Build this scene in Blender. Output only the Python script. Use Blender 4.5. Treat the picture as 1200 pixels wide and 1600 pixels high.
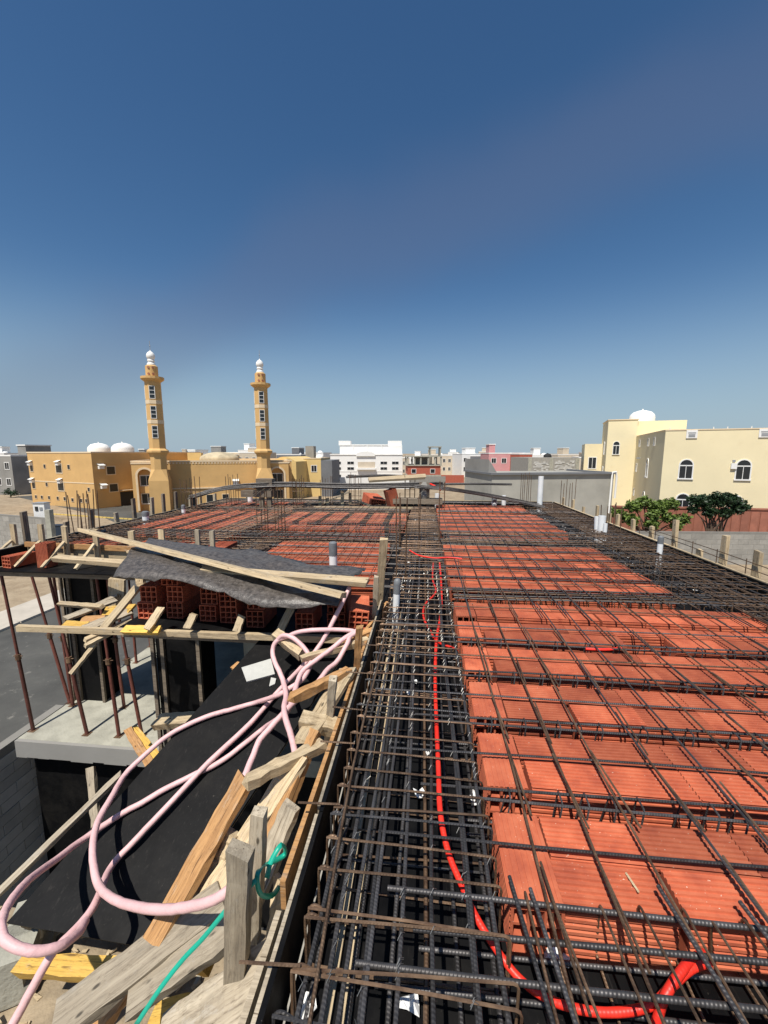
import bpy, bmesh, math, random
from mathutils import Vector, Matrix
random.seed(7)
for o in list(bpy.data.objects): bpy.data.objects.remove(o)
scene = bpy.context.scene
COL = scene.collection

# ------------------------------------------------------------------ camera
F = 640.0; PITCH = math.atan(92/640.0); YAW = math.radians(5.8); H = 1.65   # z = 0 is the top of the clay blocks
cam = bpy.data.cameras.new('camera'); camo = bpy.data.objects.new('camera', cam); COL.objects.link(camo)
cam.sensor_fit = 'HORIZONTAL'; cam.sensor_width = 36; cam.lens = 36*F/1200
cam.clip_start = 0.05; cam.clip_end = 9000
camo.location = (0, 0, H); camo.rotation_euler = (math.pi/2-PITCH, 0, YAW)
scene.camera = camo
scene.render.resolution_x = 768; scene.render.resolution_y = 1024

def ray(px, py):
    u = px-600; v = py-800
    fw = F*math.cos(PITCH)-v*math.sin(PITCH); dn = v*math.cos(PITCH)+F*math.sin(PITCH)
    c, s = math.cos(YAW), math.sin(YAW)
    return Vector((u*c-fw*s, u*s+fw*c, -dn))
CAM = Vector((0, 0, H))
def PD(px, py, d): return CAM+ray(px, py)*(d/F)            # at a depth
def PZ(px, py, z=0.0):                                      # on a level
    r = ray(px, py); return CAM+r*((z-H)/r.z)
def PY(px, py, y):
    r = ray(px, py); return CAM+r*(y/r.y)
def PX(px, py, x):
    r = ray(px, py); return CAM+r*(x/r.x)
def hz(py, D):                                              # height seen at image row py at forward distance D
    v = py-800
    return H-D*(v*math.cos(PITCH)+F*math.sin(PITCH))/(F*math.cos(PITCH)-v*math.sin(PITCH))
def GP(px, D, z=-7.0):                                      # ground point below image column px (horizon row) at forward distance D
    l = (px-600)/646.6*D; c, s = math.cos(YAW), math.sin(YAW)
    return Vector((l*c-D*s, l*s+D*c, z))

# ------------------------------------------------------------------ sky, sun, exposure
SUN_EL = math.radians(61); SUN_AZ = math.radians(200.5)     # azimuth clockwise from +Y
world = bpy.data.worlds.new('World'); scene.world = world; world.use_nodes = True
wn = world.node_tree; wn.nodes.clear()
sky = wn.nodes.new('ShaderNodeTexSky'); sky.sky_type = 'NISHITA'; sky.sun_disc = False
sky.sun_elevation = SUN_EL; sky.sun_rotation = SUN_AZ
sky.altitude = 0; sky.air_density = 1.0; sky.dust_density = 0.4; sky.ozone_density = 1.6
bg = wn.nodes.new('ShaderNodeBackground'); bg.inputs['Strength'].default_value = 0.066
wo = wn.nodes.new('ShaderNodeOutputWorld')
# a thin drift of smoke across the sky, laid along one great circle
tc = wn.nodes.new('ShaderNodeTexCoord')
nrm = ray(150, 570).cross(ray(960, 230)).normalized()
dot = wn.nodes.new('ShaderNodeVectorMath'); dot.operation = 'DOT_PRODUCT'; dot.inputs[1].default_value = nrm
wn.links.new(tc.outputs['Generated'], dot.inputs[0])
nz = wn.nodes.new('ShaderNodeTexNoise'); nz.inputs['Scale'].default_value = 2.2; nz.inputs['Detail'].default_value = 3
wn.links.new(tc.outputs['Generated'], nz.inputs['Vector'])
nadd = wn.nodes.new('ShaderNodeMath'); nadd.operation = 'MULTIPLY_ADD'; nadd.inputs[1].default_value = 0.2; 
wn.links.new(nz.outputs['Fac'], nadd.inputs[0]); wn.links.new(dot.outputs['Value'], nadd.inputs[2])
nsub = wn.nodes.new('ShaderNodeMath'); nsub.operation = 'SUBTRACT'; nsub.inputs[1].default_value = 0.10
wn.links.new(nadd.outputs[0], nsub.inputs[0])
nab = wn.nodes.new('ShaderNodeMath'); nab.operation = 'ABSOLUTE'; wn.links.new(nsub.outputs[0], nab.inputs[0])
mr = wn.nodes.new('ShaderNodeMapRange'); mr.interpolation_type = 'SMOOTHERSTEP'
mr.inputs['From Min'].default_value = 0.0; mr.inputs['From Max'].default_value = 0.16
mr.inputs['To Min'].default_value = 0.30; mr.inputs['To Max'].default_value = 0.0
wn.links.new(nab.outputs[0], mr.inputs['Value'])
# clear-day saturation and an even pale haze low over the horizon
hsv = wn.nodes.new('ShaderNodeHueSaturation'); hsv.inputs['Saturation'].default_value = 1.25; hsv.inputs['Value'].default_value = 1.22; wn.links.new(sky.outputs[0], hsv.inputs['Color'])
sxyz = wn.nodes.new('ShaderNodeSeparateXYZ'); wn.links.new(tc.outputs['Generated'], sxyz.inputs[0])
hzr = wn.nodes.new('ShaderNodeMapRange'); hzr.interpolation_type = 'SMOOTHERSTEP'
hzr.inputs['From Min'].default_value = -0.05; hzr.inputs['From Max'].default_value = 0.39; hzr.inputs['To Min'].default_value = 0.9; hzr.inputs['To Max'].default_value = 0.0
wn.links.new(sxyz.outputs[2], hzr.inputs['Value'])
hzm = wn.nodes.new('ShaderNodeMix'); hzm.data_type = 'RGBA'; hzm.inputs['B'].default_value = (4.6, 6.2, 7.6, 1)
wn.links.new(hzr.outputs[0], hzm.inputs['Factor']); wn.links.new(hsv.outputs[0], hzm.inputs['A'])
mixs = wn.nodes.new('ShaderNodeMix'); mixs.data_type = 'RGBA'
wn.links.new(mr.outputs[0], mixs.inputs['Factor']); wn.links.new(hzm.outputs['Result'], mixs.inputs['A'])
mixs.inputs['B'].default_value = (1.9, 2.3, 3.7, 1)
wn.links.new(mixs.outputs['Result'], bg.inputs['Color']); wn.links.new(bg.outputs[0], wo.inputs['Surface'])
sun = bpy.data.lights.new('sun', 'SUN'); sun.energy = 5.0; sun.angle = math.radians(0.53); sun.color = (1.0, 0.95, 0.86)
suno = bpy.data.objects.new('sun', sun); COL.objects.link(suno)
sd = Vector((math.sin(SUN_AZ)*math.cos(SUN_EL), math.cos(SUN_AZ)*math.cos(SUN_EL), math.sin(SUN_EL)))
suno.rotation_euler = (-sd).to_track_quat('-Z', 'Y').to_euler(); suno.location = sd*60
vs = scene.view_settings; vs.view_transform = 'Standard'; vs.look = 'None'; vs.gamma = 1.0; vs.use_curve_mapping = False
vs.exposure = 0.18

# ------------------------------------------------------------------ helpers
def tag(o, label=None, cat=None, group=None, kind=None):
    if label: o['label'] = label
    if cat: o['category'] = cat
    if group: o['group'] = group
    if kind: o['kind'] = kind
    return o
def link(o, parent=None):
    COL.objects.link(o)
    if parent is not None: o.parent = parent
    return o
def empty(name, loc=(0, 0, 0), rz=0, label=None, cat=None, group=None):
    o = bpy.data.objects.new(name, None); o.location = loc; o.rotation_euler = (0, 0, rz); o.empty_display_size = 0.1
    link(o); return tag(o, label, cat, group)
def put(name, me, parent=None, loc=(0, 0, 0), rot=(0, 0, 0), scale=None):
    o = bpy.data.objects.new(name, me); o.location = loc; o.rotation_euler = rot
    if scale: o.scale = scale
    return link(o, parent)

class MB:
    """collects polygons; build() links them as one mesh object"""
    def __init__(s): s.v = []; s.f = []; s.uv = []; s.mi = []; s.m = 0
    def face(s, idx, uv=None): s.f.append(idx); s.uv.append(uv); s.mi.append(s.m)
    def box(s, x0, y0, z0, x1, y1, z1):
        b = len(s.v)
        s.v += [(x0,y0,z0),(x1,y0,z0),(x1,y1,z0),(x0,y1,z0),(x0,y0,z1),(x1,y0,z1),(x1,y1,z1),(x0,y1,z1)]
        for q in ((3,2,1,0),(4,5,6,7),(0,1,5,4),(1,2,6,5),(2,3,7,6),(3,0,4,7)): s.face([b+i for i in q])
        return s
    def quad(s, a, b, c, d):
        k = len(s.v); s.v += [tuple(a), tuple(b), tuple(c), tuple(d)]; s.face([k, k+1, k+2, k+3]); return s
    def tube(s, pts, r, n=8, caps=True, rr=None):
        pts = [Vector(p) for p in pts]; b = len(s.v); m = len(pts)
        t0 = (pts[1]-pts[0]).normalized()
        up = Vector((0, 0, 1)) if abs(t0.z) < 0.9 else Vector((1, 0, 0))
        nx = t0.cross(up).normalized(); L = 0.0; ls = []
        for i, p in enumerate(pts):
            if i == 0: t = t0
            elif i == m-1: t = (pts[i]-pts[i-1]).normalized()
            else: t = ((pts[i]-pts[i-1]).normalized()+(pts[i+1]-pts[i]).normalized()); t = t.normalized() if t.length > 1e-6 else t0
            if i: L += (p-pts[i-1]).length
            ls.append(L)
            nx = (nx-t*nx.dot(t)); nx = nx.normalized() if nx.length > 1e-6 else t.orthogonal().normalized()
            ny = t.cross(nx); R = rr[i] if rr else r
            for k in range(n):
                a = 2*math.pi*k/n; s.v.append(tuple(p+nx*(R*math.cos(a))+ny*(R*math.sin(a))))
        for i in range(m-1):
            for k in range(n):
                k2 = (k+1) % n
                s.face([b+i*n+k, b+i*n+k2, b+(i+1)*n+k2, b+(i+1)*n+k],
                       [(ls[i], k/n), (ls[i], (k+1)/n), (ls[i+1], (k+1)/n), (ls[i+1], k/n)])
        if caps:
            s.face([b+k for k in reversed(range(n))]); s.face([b+(m-1)*n+k for k in range(n)])
        return s
    def lathe(s, prof, n=16, c=(0, 0, 0), ph=0.0):
        b = len(s.v)
        for (r, z) in prof:
            for k in range(n):
                a = 2*math.pi*k/n+ph; s.v.append((c[0]+r*math.cos(a), c[1]+r*math.sin(a), c[2]+z))
        for i in range(len(prof)-1):
            for k in range(n):
                k2 = (k+1) % n; s.face([b+i*n+k, b+i*n+k2, b+(i+1)*n+k2, b+(i+1)*n+k])
        if prof[0][0] > 1e-4: s.face([b+k for k in reversed(range(n))])
        if prof[-1][0] > 1e-4: s.face([b+(len(prof)-1)*n+k for k in range(n)])
        return s
    def prism(s, poly, a0, a1, axis='y'):
        """poly of 2D points (u,w); extruded along axis between a0 and a1"""
        n = len(poly); b = len(s.v)
        for a in (a0, a1):
            for (u, w) in poly:
                s.v.append({'y': (u, a, w), 'x': (a, u, w), 'z': (u, w, a)}[axis])
        s.face([b+i for i in range(n)]); s.face([b+n+i for i in reversed(range(n))])
        for i in range(n):
            j = (i+1) % n; s.face([b+i, b+n+i, b+n+j, b+j])
        return s
    def mesh(s, name, mats, smooth=False):
        me = bpy.data.meshes.new(name)
        me.from_pydata(s.v, [], s.f)
        if any(u is not None for u in s.uv):
            ul = me.uv_layers.new(name='UVMap'); k = 0
            for f, u in zip(s.f, s.uv):
                for i in range(len(f)):
                    if u is not None: ul.data[k+i].uv = u[i]
                k += len(f)
        for m in (mats if isinstance(mats, (list, tuple)) else [mats]): me.materials.append(m)
        if len(me.materials) > 1: me.polygons.foreach_set('material_index', s.mi)
        bm = bmesh.new(); bm.from_mesh(me); bmesh.ops.recalc_face_normals(bm, faces=bm.faces)
        if smooth:
            for f in bm.faces: f.smooth = True
            for e in bm.edges:
                if len(e.link_faces) == 2 and e.calc_face_angle(0) > 0.7: e.smooth = False
        bm.to_mesh(me); bm.free(); me.update()
        return me
    def build(s, name, mats, parent=None, loc=(0, 0, 0), rot=(0, 0, 0), smooth=False):
        return put(name, s.mesh(name, mats, smooth), parent, loc, rot)

def fillet(pts, r=0.018):
    pts = [Vector(p) for p in pts]; out = [pts[0]]
    for a, b, c in zip(pts[:-2], pts[1:-1], pts[2:]):
        d0 = (a-b); d1 = (c-b); q = min(r, d0.length*.45, d1.length*.45); d0 = d0.normalized()*q; d1 = d1.normalized()*q
        out += [b+d0, b+(d0+d1)*.30, b+d1]
    return out+[pts[-1]]
def catmull(pts, k=6):
    pts = [Vector(p) for p in pts]; out = []
    P = [pts[0]*2-pts[1]]+pts+[pts[-1]*2-pts[-2]]
    for i in range(1, len(P)-2):
        for j in range(k):
            t = j/k
            out.append(0.5*((2*P[i])+(P[i+1]-P[i-1])*t+(2*P[i-1]-5*P[i]+4*P[i+1]-P[i+2])*t*t+(3*P[i]-P[i-1]-3*P[i+1]+P[i+2])*t**3))
    out.append(pts[-1]); return out

# ------------------------------------------------------------------ materials
def nodes_of(name):
    m = bpy.data.materials.new(name); m.use_nodes = True; nt = m.node_tree
    return m, nt, nt.nodes['Principled BSDF']
def N(nt, t, **kw):
    n = nt.nodes.new(t)
    for k, v in kw.items():
        if k.startswith('i_'): n.inputs[k[2:].replace('_', ' ')].default_value = v
        else: setattr(n, k, v)
    return n
def ramp(nt, stops, interp='LINEAR'):
    r = nt.nodes.new('ShaderNodeValToRGB'); r.color_ramp.interpolation = interp
    while len(r.color_ramp.elements) < len(stops): r.color_ramp.elements.new(0.5)
    for e, (p, c) in zip(r.color_ramp.elements, stops):
        e.position = p; e.color = (*c, 1) if len(c) == 3 else c
    return r
def mixc(nt, a, b, fac, mode='MIX'):
    m = nt.nodes.new('ShaderNodeMix'); m.data_type = 'RGBA'; m.blend_type = mode
    for val, key in ((a, 'A'), (b, 'B'), (fac, 'Factor')):
        s = [i for i in m.inputs if i.name == key and i.type == ('RGBA' if key != 'Factor' else 'VALUE')][0]
        if hasattr(val, 'links') or isinstance(val, bpy.types.NodeSocket): nt.links.new(val, s)
        else: s.default_value = (*val, 1) if isinstance(val, tuple) and len(val) == 3 else val
    return [o for o in m.outputs if o.type == 'RGBA'][0]
def bump(nt, bs, h, strength=0.3, dist=0.01):
    b = nt.nodes.new('ShaderNodeBump'); b.inputs['Strength'].default_value = strength; b.inputs['Distance'].default_value = dist
    nt.links.new(h, b.inputs['Height']); nt.links.new(b.outputs[0], bs.inputs['Normal']); return b
def coords(nt, kind='Object', scale=(1, 1, 1), rnd=True):
    t = nt.nodes.new('ShaderNodeTexCoord'); mp = nt.nodes.new('ShaderNodeMapping'); mp.inputs['Scale'].default_value = scale
    nt.links.new(t.outputs[kind], mp.inputs['Vector'])
    if rnd:
        oi = nt.nodes.new('ShaderNodeObjectInfo'); sc = nt.nodes.new('ShaderNodeVectorMath'); sc.operation = 'SCALE'
        cx = nt.nodes.new('ShaderNodeCombineXYZ')
        for i in range(3): nt.links.new(oi.outputs['Random'], cx.inputs[i])
        nt.links.new(cx.outputs[0], sc.inputs[0]); sc.inputs['Scale'].default_value = 37.0
        nt.links.new(sc.outputs[0], mp.inputs['Location'])
    return mp.outputs[0]
def noise(nt, vec, scale, detail=4, rough=0.55):
    n = nt.nodes.new('ShaderNodeTexNoise'); n.inputs['Scale'].default_value = scale; n.inputs['Detail'].default_value = detail
    n.inputs['Roughness'].default_value = rough; nt.links.new(vec, n.inputs['Vector']); return n.outputs['Fac']
def rnd_value(nt, out, amount=0.25):
    """scale a colour by the object's own random number"""
    oi = nt.nodes.new('ShaderNodeObjectInfo'); mr = nt.nodes.new('ShaderNodeMapRange')
    mr.inputs['To Min'].default_value = 1-amount; mr.inputs['To Max'].default_value = 1+amount
    nt.links.new(oi.outputs['Random'], mr.inputs['Value'])
    hs = nt.nodes.new('ShaderNodeHueSaturation'); nt.links.new(mr.outputs[0], hs.inputs['Value']); nt.links.new(out, hs.inputs['Color'])
    return hs.outputs[0]

def mat_plain(name, c, rough=0.8, var=0.18, scale=3.0, metal=0.0, dirt=None, bmp=0.1, rnd=0.0, fine=40.0):
    m, nt, bs = nodes_of(name); v = coords(nt)
    n1 = noise(nt, v, scale, 6, 0.6); n2 = noise(nt, v, fine, 3)
    d = dirt or tuple(x*0.55 for x in c)
    r = ramp(nt, [(0.28, tuple(x*(1-var) for x in c)), (0.52, c), (0.8, tuple(min(1, x*(1+var)) for x in c))]); nt.links.new(n1, r.inputs[0])
    r2 = ramp(nt, [(0.56, (0, 0, 0)), (0.78, (1, 1, 1))]); nt.links.new(noise(nt, v, scale*2.3, 8, 0.7), r2.inputs[0])
    sc = N(nt, 'ShaderNodeMath', operation='MULTIPLY'); sc.inputs[1].default_value = 0.45; nt.links.new(r2.outputs[0], sc.inputs[0])
    out = mixc(nt, r.outputs[0], d, sc.outputs[0])
    if rnd: out = rnd_value(nt, out, rnd)
    nt.links.new(out, bs.inputs['Base Color']); bs.inputs['Roughness'].default_value = rough; bs.inputs['Metallic'].default_value = metal
    if bmp: bump(nt, bs, n2, bmp, 0.01)
    return m

def mat_wood(name, c_lo, c_hi, c_stain, rough=0.75, rnd=0.22, stain=0.4):
    m, nt, bs = nodes_of(name)
    v = coords(nt, 'Object', (1.1, 26, 26)); n1 = noise(nt, v, 1.6, 8, 0.62)
    vf = coords(nt, 'Object', (5, 150, 150)); n3 = noise(nt, vf, 1.0, 4, 0.7)
    r = ramp(nt, [(0.3, c_lo), (0.62, c_hi)]); nt.links.new(n1, r.inputs[0])
    v2 = coords(nt, 'Object', (2.2, 7, 7)); n2 = noise(nt, v2, 1.5, 6, 0.65)
    r2 = ramp(nt, [(0.5, (0, 0, 0)), (0.72, (1, 1, 1))]); nt.links.new(n2, r2.inputs[0])
    sc = N(nt, 'ShaderNodeMath', operation='MULTIPLY'); sc.inputs[1].default_value = stain; nt.links.new(r2.outputs[0], sc.inputs[0])
    out = mixc(nt, r.outputs[0], c_stain, sc.outputs[0])
    rf = ramp(nt, [(0.34, (0.45, 0.42, 0.4)), (0.5, (1, 1, 1))]); nt.links.new(n3, rf.inputs[0])
    out = mixc(nt, out, rf.outputs[0], 0.6, 'MULTIPLY')
    # knots and nail holes
    vo = N(nt, 'ShaderNodeTexVoronoi'); vo.inputs['Scale'].default_value = 1.0
    nt.links.new(coords(nt, 'Object', (5.5, 14, 14)), vo.inputs['Vector'])
    rk = ramp(nt, [(0.07, (1, 1, 1)), (0.13, (0, 0, 0))]); nt.links.new(vo.outputs['Distance'], rk.inputs[0])
    out = mixc(nt, out, tuple(x*0.3 for x in c_lo), rk.outputs[0])
    ng = noise(nt, coords(nt, 'Object', (3, 6, 6)), 2.2, 8, 0.75); rg = ramp(nt, [(0.57, (0, 0, 0)), (0.66, (1, 1, 1))]); nt.links.new(ng, rg.inputs[0])
    sg = N(nt, 'ShaderNodeMath', operation='MULTIPLY'); sg.inputs[1].default_value = 0.45; nt.links.new(rg.outputs[0], sg.inputs[0])
    out = mixc(nt, out, (0.42, 0.39, 0.34), sg.outputs[0])
    nc = noise(nt, coords(nt, 'Object', (1.2, 70, 70)), 1.0, 3, 0.5); rc = ramp(nt, [(0.30, (0.22, 0.18, 0.14)), (0.36, (1, 1, 1))]); nt.links.new(nc, rc.inputs[0])
    out = mixc(nt, out, rc.outputs[0], 0.85, 'MULTIPLY')
    nd = noise(nt, coords(nt, 'Object', (9, 30, 30)), 2.0, 6, 0.8); rd = ramp(nt, [(0.33, (0.35, 0.31, 0.27)), (0.46, (1, 1, 1))]); nt.links.new(nd, rd.inputs[0])
    out = mixc(nt, out, rd.outputs[0], 0.6, 'MULTIPLY')
    out = rnd_value(nt, out, rnd)
    nt.links.new(out, bs.inputs['Base Color']); bs.inputs['Roughness'].default_value = rough
    ad = N(nt, 'ShaderNodeMath', operation='ADD'); nt.links.new(n1, ad.inputs[0]); nt.links.new(n3, ad.inputs[1])
    bump(nt, bs, ad.outputs[0], 0.35, 0.004)
    return m

def mat_clay():
    m, nt, bs = nodes_of('fired_clay'); v = coords(nt)
    n1 = noise(nt, v, 6, 6, 0.65)
    r = ramp(nt, [(0.3, (0.30, 0.062, 0.030)), (0.5, (0.42, 0.100, 0.045)), (0.72, (0.52, 0.15, 0.072))]); nt.links.new(n1, r.inputs[0])
    n2 = noise(nt, v, 38, 4, 0.7); r2 = ramp(nt, [(0.66, (0, 0, 0)), (0.8, (1, 1, 1))]); nt.links.new(n2, r2.inputs[0])
    sc = N(nt, 'ShaderNodeMath', operation='MULTIPLY'); sc.inputs[1].default_value = 0.4; nt.links.new(r2.outputs[0], sc.inputs[0])
    out = mixc(nt, r.outputs[0], (0.62, 0.36, 0.24), sc.outputs[0])
    n4 = noise(nt, v, 2.2, 4, 0.6); r4 = ramp(nt, [(0.55, (0, 0, 0)), (0.75, (1, 1, 1))]); nt.links.new(n4, r4.inputs[0])
    s4 = N(nt, 'ShaderNodeMath', operation='MULTIPLY'); s4.inputs[1].default_value = 0.35; nt.links.new(r4.outputs[0], s4.inputs[0])
    out = mixc(nt, out, (0.22, 0.06, 0.035), s4.outputs[0])
    nw = noise(nt, v, 120, 2, 0.5); rw = ramp(nt, [(0.735, (0, 0, 0)), (0.76, (1, 1, 1))]); nt.links.new(nw, rw.inputs[0]); out = mixc(nt, out, (0.75, 0.62, 0.5), rw.outputs[0])
    out = rnd_value(nt, out, 0.3)
    nt.links.new(out, bs.inputs['Base Color']); bs.inputs['Roughness'].default_value = 0.85
    bump(nt, bs, noise(nt, v, 90, 3), 0.2, 0.003)
    return m

def mat_rebar(name, c1, c2, metal, rough, ribs=True):
    m, nt, bs = nodes_of(name)
    t = N(nt, 'ShaderNodeTexCoord'); v = coords(nt, 'Object')
    n1 = noise(nt, v, 9, 6, 0.7); r = ramp(nt, [(0.35, c1), (0.65, c2)]); nt.links.new(n1, r.inputs[0])
    out = rnd_value(nt, r.outputs[0], 0.3)
    nt.links.new(out, bs.inputs['Base Color']); bs.inputs['Metallic'].default_value = metal; bs.inputs['Roughness'].default_value = rough
    if ribs:
        mp = N(nt, 'ShaderNodeMapping'); mp.inputs['Scale'].default_value = (1, 0.012, 1); mp.inputs['Rotation'].default_value = (0, 0, 0.0)
        nt.links.new(t.outputs['UV'], mp.inputs['Vector'])
        sx = N(nt, 'ShaderNodeSeparateXYZ'); nt.links.new(t.outputs['UV'], sx.inputs[0])
        a = N(nt, 'ShaderNodeMath', operation='MULTIPLY'); a.inputs[1].default_value = 2*math.pi/0.0125; nt.links.new(sx.outputs[0], a.inputs[0])
        b = N(nt, 'ShaderNodeMath', operation='MULTIPLY_ADD'); b.inputs[1].default_value = 2*math.pi; nt.links.new(sx.outputs[1], b.inputs[0]); nt.links.new(a.outputs[0], b.inputs[2])
        c = N(nt, 'ShaderNodeMath', operation='SINE'); nt.links.new(b.outputs[0], c.inputs[0])
        bump(nt, bs, c.outputs[0], ribs if isinstance(ribs, float) else 0.3, 0.0022)
    else: bump(nt, bs, noise(nt, v, 150, 3), 0.3, 0.002)
    return m

def mat_film():
    m, nt, bs = nodes_of('black_film_plywood'); v = coords(nt)
    n1 = noise(nt, v, 2.5, 8, 0.7)
    r = ramp(nt, [(0.35, (0.003, 0.003, 0.0035)), (0.62, (0.005, 0.005, 0.0055)), (0.85, (0.016, 0.015, 0.014))]); nt.links.new(n1, r.inputs[0])
    n2 = noise(nt, v, 70, 3, 0.6); r2 = ramp(nt, [(0.70, (0, 0, 0)), (0.78, (1, 1, 1))]); nt.links.new(n2, r2.inputs[0])
    sc = N(nt, 'ShaderNodeMath', operation='MULTIPLY'); sc.inputs[1].default_value = 0.3; nt.links.new(r2.outputs[0], sc.inputs[0])
    out = mixc(nt, r.outputs[0], (0.3, 0.27, 0.22), sc.outputs[0])
    for rot, s2 in ((0.4, 11.0), (1.9, 16.0)):
        mp = N(nt, 'ShaderNodeMapping'); mp.inputs['Rotation'].default_value = (0.2, 0.3, rot); mp.inputs['Scale'].default_value = (s2, s2*0.06, s2); nt.links.new(v, mp.inputs['Vector'])
        ns = noise(nt, mp.outputs[0], 3.0, 5, 0.75); rs_ = ramp(nt, [(0.60, (0, 0, 0)), (0.70, (1, 1, 1))]); nt.links.new(ns, rs_.inputs[0])
        s3 = N(nt, 'ShaderNodeMath', operation='MULTIPLY'); s3.inputs[1].default_value = 0.16; nt.links.new(rs_.outputs[0], s3.inputs[0])
        out = mixc(nt, out, (0.10, 0.09, 0.08), s3.outputs[0])
    n9 = noise(nt, v, 1.3, 5, 0.7); r9 = ramp(nt, [(0.5, (0, 0, 0)), (0.72, (1, 1, 1))]); nt.links.new(n9, r9.inputs[0])
    s9 = N(nt, 'ShaderNodeMath', operation='MULTIPLY'); s9.inputs[1].default_value = 0.22; nt.links.new(r9.outputs[0], s9.inputs[0])
    out = mixc(nt, out, (0.05, 0.045, 0.038), s9.outputs[0])
    nt.links.new(out, bs.inputs['Base Color'])
    bs.inputs['Specular IOR Level'].default_value = 0.15
    rr = ramp(nt, [(0.3, (0.45, 0.45, 0.45)), (0.7, (0.75, 0.75, 0.75))]); nt.links.new(n1, rr.inputs[0]); nt.links.new(rr.outputs[0], bs.inputs['Roughness'])
    bump(nt, bs, noise(nt, v, 14, 6, 0.7), 0.15, 0.01)
    return m

def mat_pvc(name, c, rough=0.35):
    return mat_plain(name, c, rough, 0.06, 4, 0, tuple(x*0.7 for x in c), 0.02)

M = {}
M['clay'] = mat_clay()
M['rebar'] = mat_rebar('dark_mill_steel', (0.050, 0.046, 0.045), (0.11, 0.105, 0.105), 0.55, 0.5)
M['rust'] = mat_rebar('rusted_steel', (0.07, 0.040, 0.025), (0.22, 0.14, 0.085), 0.45, 0.48, 0.2)
M['rust_smooth'] = mat_rebar('rusted_smooth_steel', (0.10, 0.055, 0.034), (0.30, 0.19, 0.115), 0.45, 0.45, False)
M['prop'] = mat_rebar('painted_prop_steel', (0.10, 0.03, 0.022), (0.17, 0.055, 0.038), 0.1, 0.6, False)
M['film'] = mat_film()
M['wood'] = mat_wood('pale_timber', (0.40, 0.30, 0.18), (0.58, 0.46, 0.29), (0.27, 0.21, 0.14), stain=0.55)
M['wood_grey'] = mat_wood('weathered_timber', (0.27, 0.22, 0.155), (0.43, 0.365, 0.27), (0.17, 0.145, 0.11), stain=0.7)
M['wood_orange'] = mat_wood('orange_timber', (0.34, 0.17, 0.06), (0.50, 0.275, 0.11), (0.24, 0.135, 0.07))
M['wood_yellow'] = mat_wood('yellow_painted_timber', (0.62, 0.36, 0.06), (0.74, 0.47, 0.10), (0.5, 0.32, 0.1), stain=0.25)
M['wood_dark'] = mat_wood('shuttering_timber', (0.14, 0.11, 0.08), (0.25, 0.20, 0.145), (0.08, 0.07, 0.06))
M['concrete'] = mat_plain('concrete', (0.36, 0.35, 0.29), 0.9, 0.3, 2.6, 0, (0.20, 0.185, 0.15), 0.7, 0, 28)
M['concrete_dk'] = mat_plain('grey_render', (0.27, 0.26, 0.24), 0.9, 0.25, 0.35, 0, (0.16, 0.155, 0.145), 0.2, 0, 12)
M['aac'] = mat_plain('pale_block', (0.52, 0.51, 0.48), 0.9, 0.12, 5, 0, (0.36, 0.35, 0.32), 0.2, 0.12)
M['cblock'] = mat_plain('grey_block', (0.30, 0.285, 0.255), 0.95, 0.15, 3, 0, (0.2, 0.19, 0.17), 0.2, 0.15)
M['mortar'] = mat_plain('mortar', (0.22, 0.21, 0.19), 0.95, 0.15, 3)
M['pvc'] = mat_pvc('white_pvc', (0.78, 0.79, 0.79))
M['tape'] = mat_plain('grey_duct_tape', (0.16, 0.17, 0.18), 0.5, 0.2, 12)
M['red'] = mat_rebar('red_corrugated_conduit', (0.62, 0.022, 0.012), (0.80, 0.035, 0.018), 0.0, 0.45, 0.1)
M['pink'] = mat_plain('pink_hose_rubber', (0.72, 0.45, 0.45), 0.55, 0.12, 7, 0, (0.40, 0.20, 0.18), 0.25, 0, 45)
M['paper'] = mat_plain('white_paper', (0.82, 0.82, 0.80), 0.8, 0.05, 6)
M['foam'] = mat_plain('grey_white_board', (0.46, 0.46, 0.43), 0.9, 0.1, 12, 0, (0.5, 0.5, 0.47), 0.3, 0, 60)
M['green'] = mat_plain('green_strap', (0.01, 0.36, 0.25), 0.4, 0.1, 6)
M['tarp'] = mat_plain('dusty_tarpaulin', (0.085, 0.074, 0.066), 0.45, 0.7, 20, 0, (0.55, 0.50, 0.45), 1.0, 0, 22)
M['brass'] = mat_plain('tie_wire', (0.25, 0.24, 0.22), 0.4, 0.1, 5, 0.8)
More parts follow.
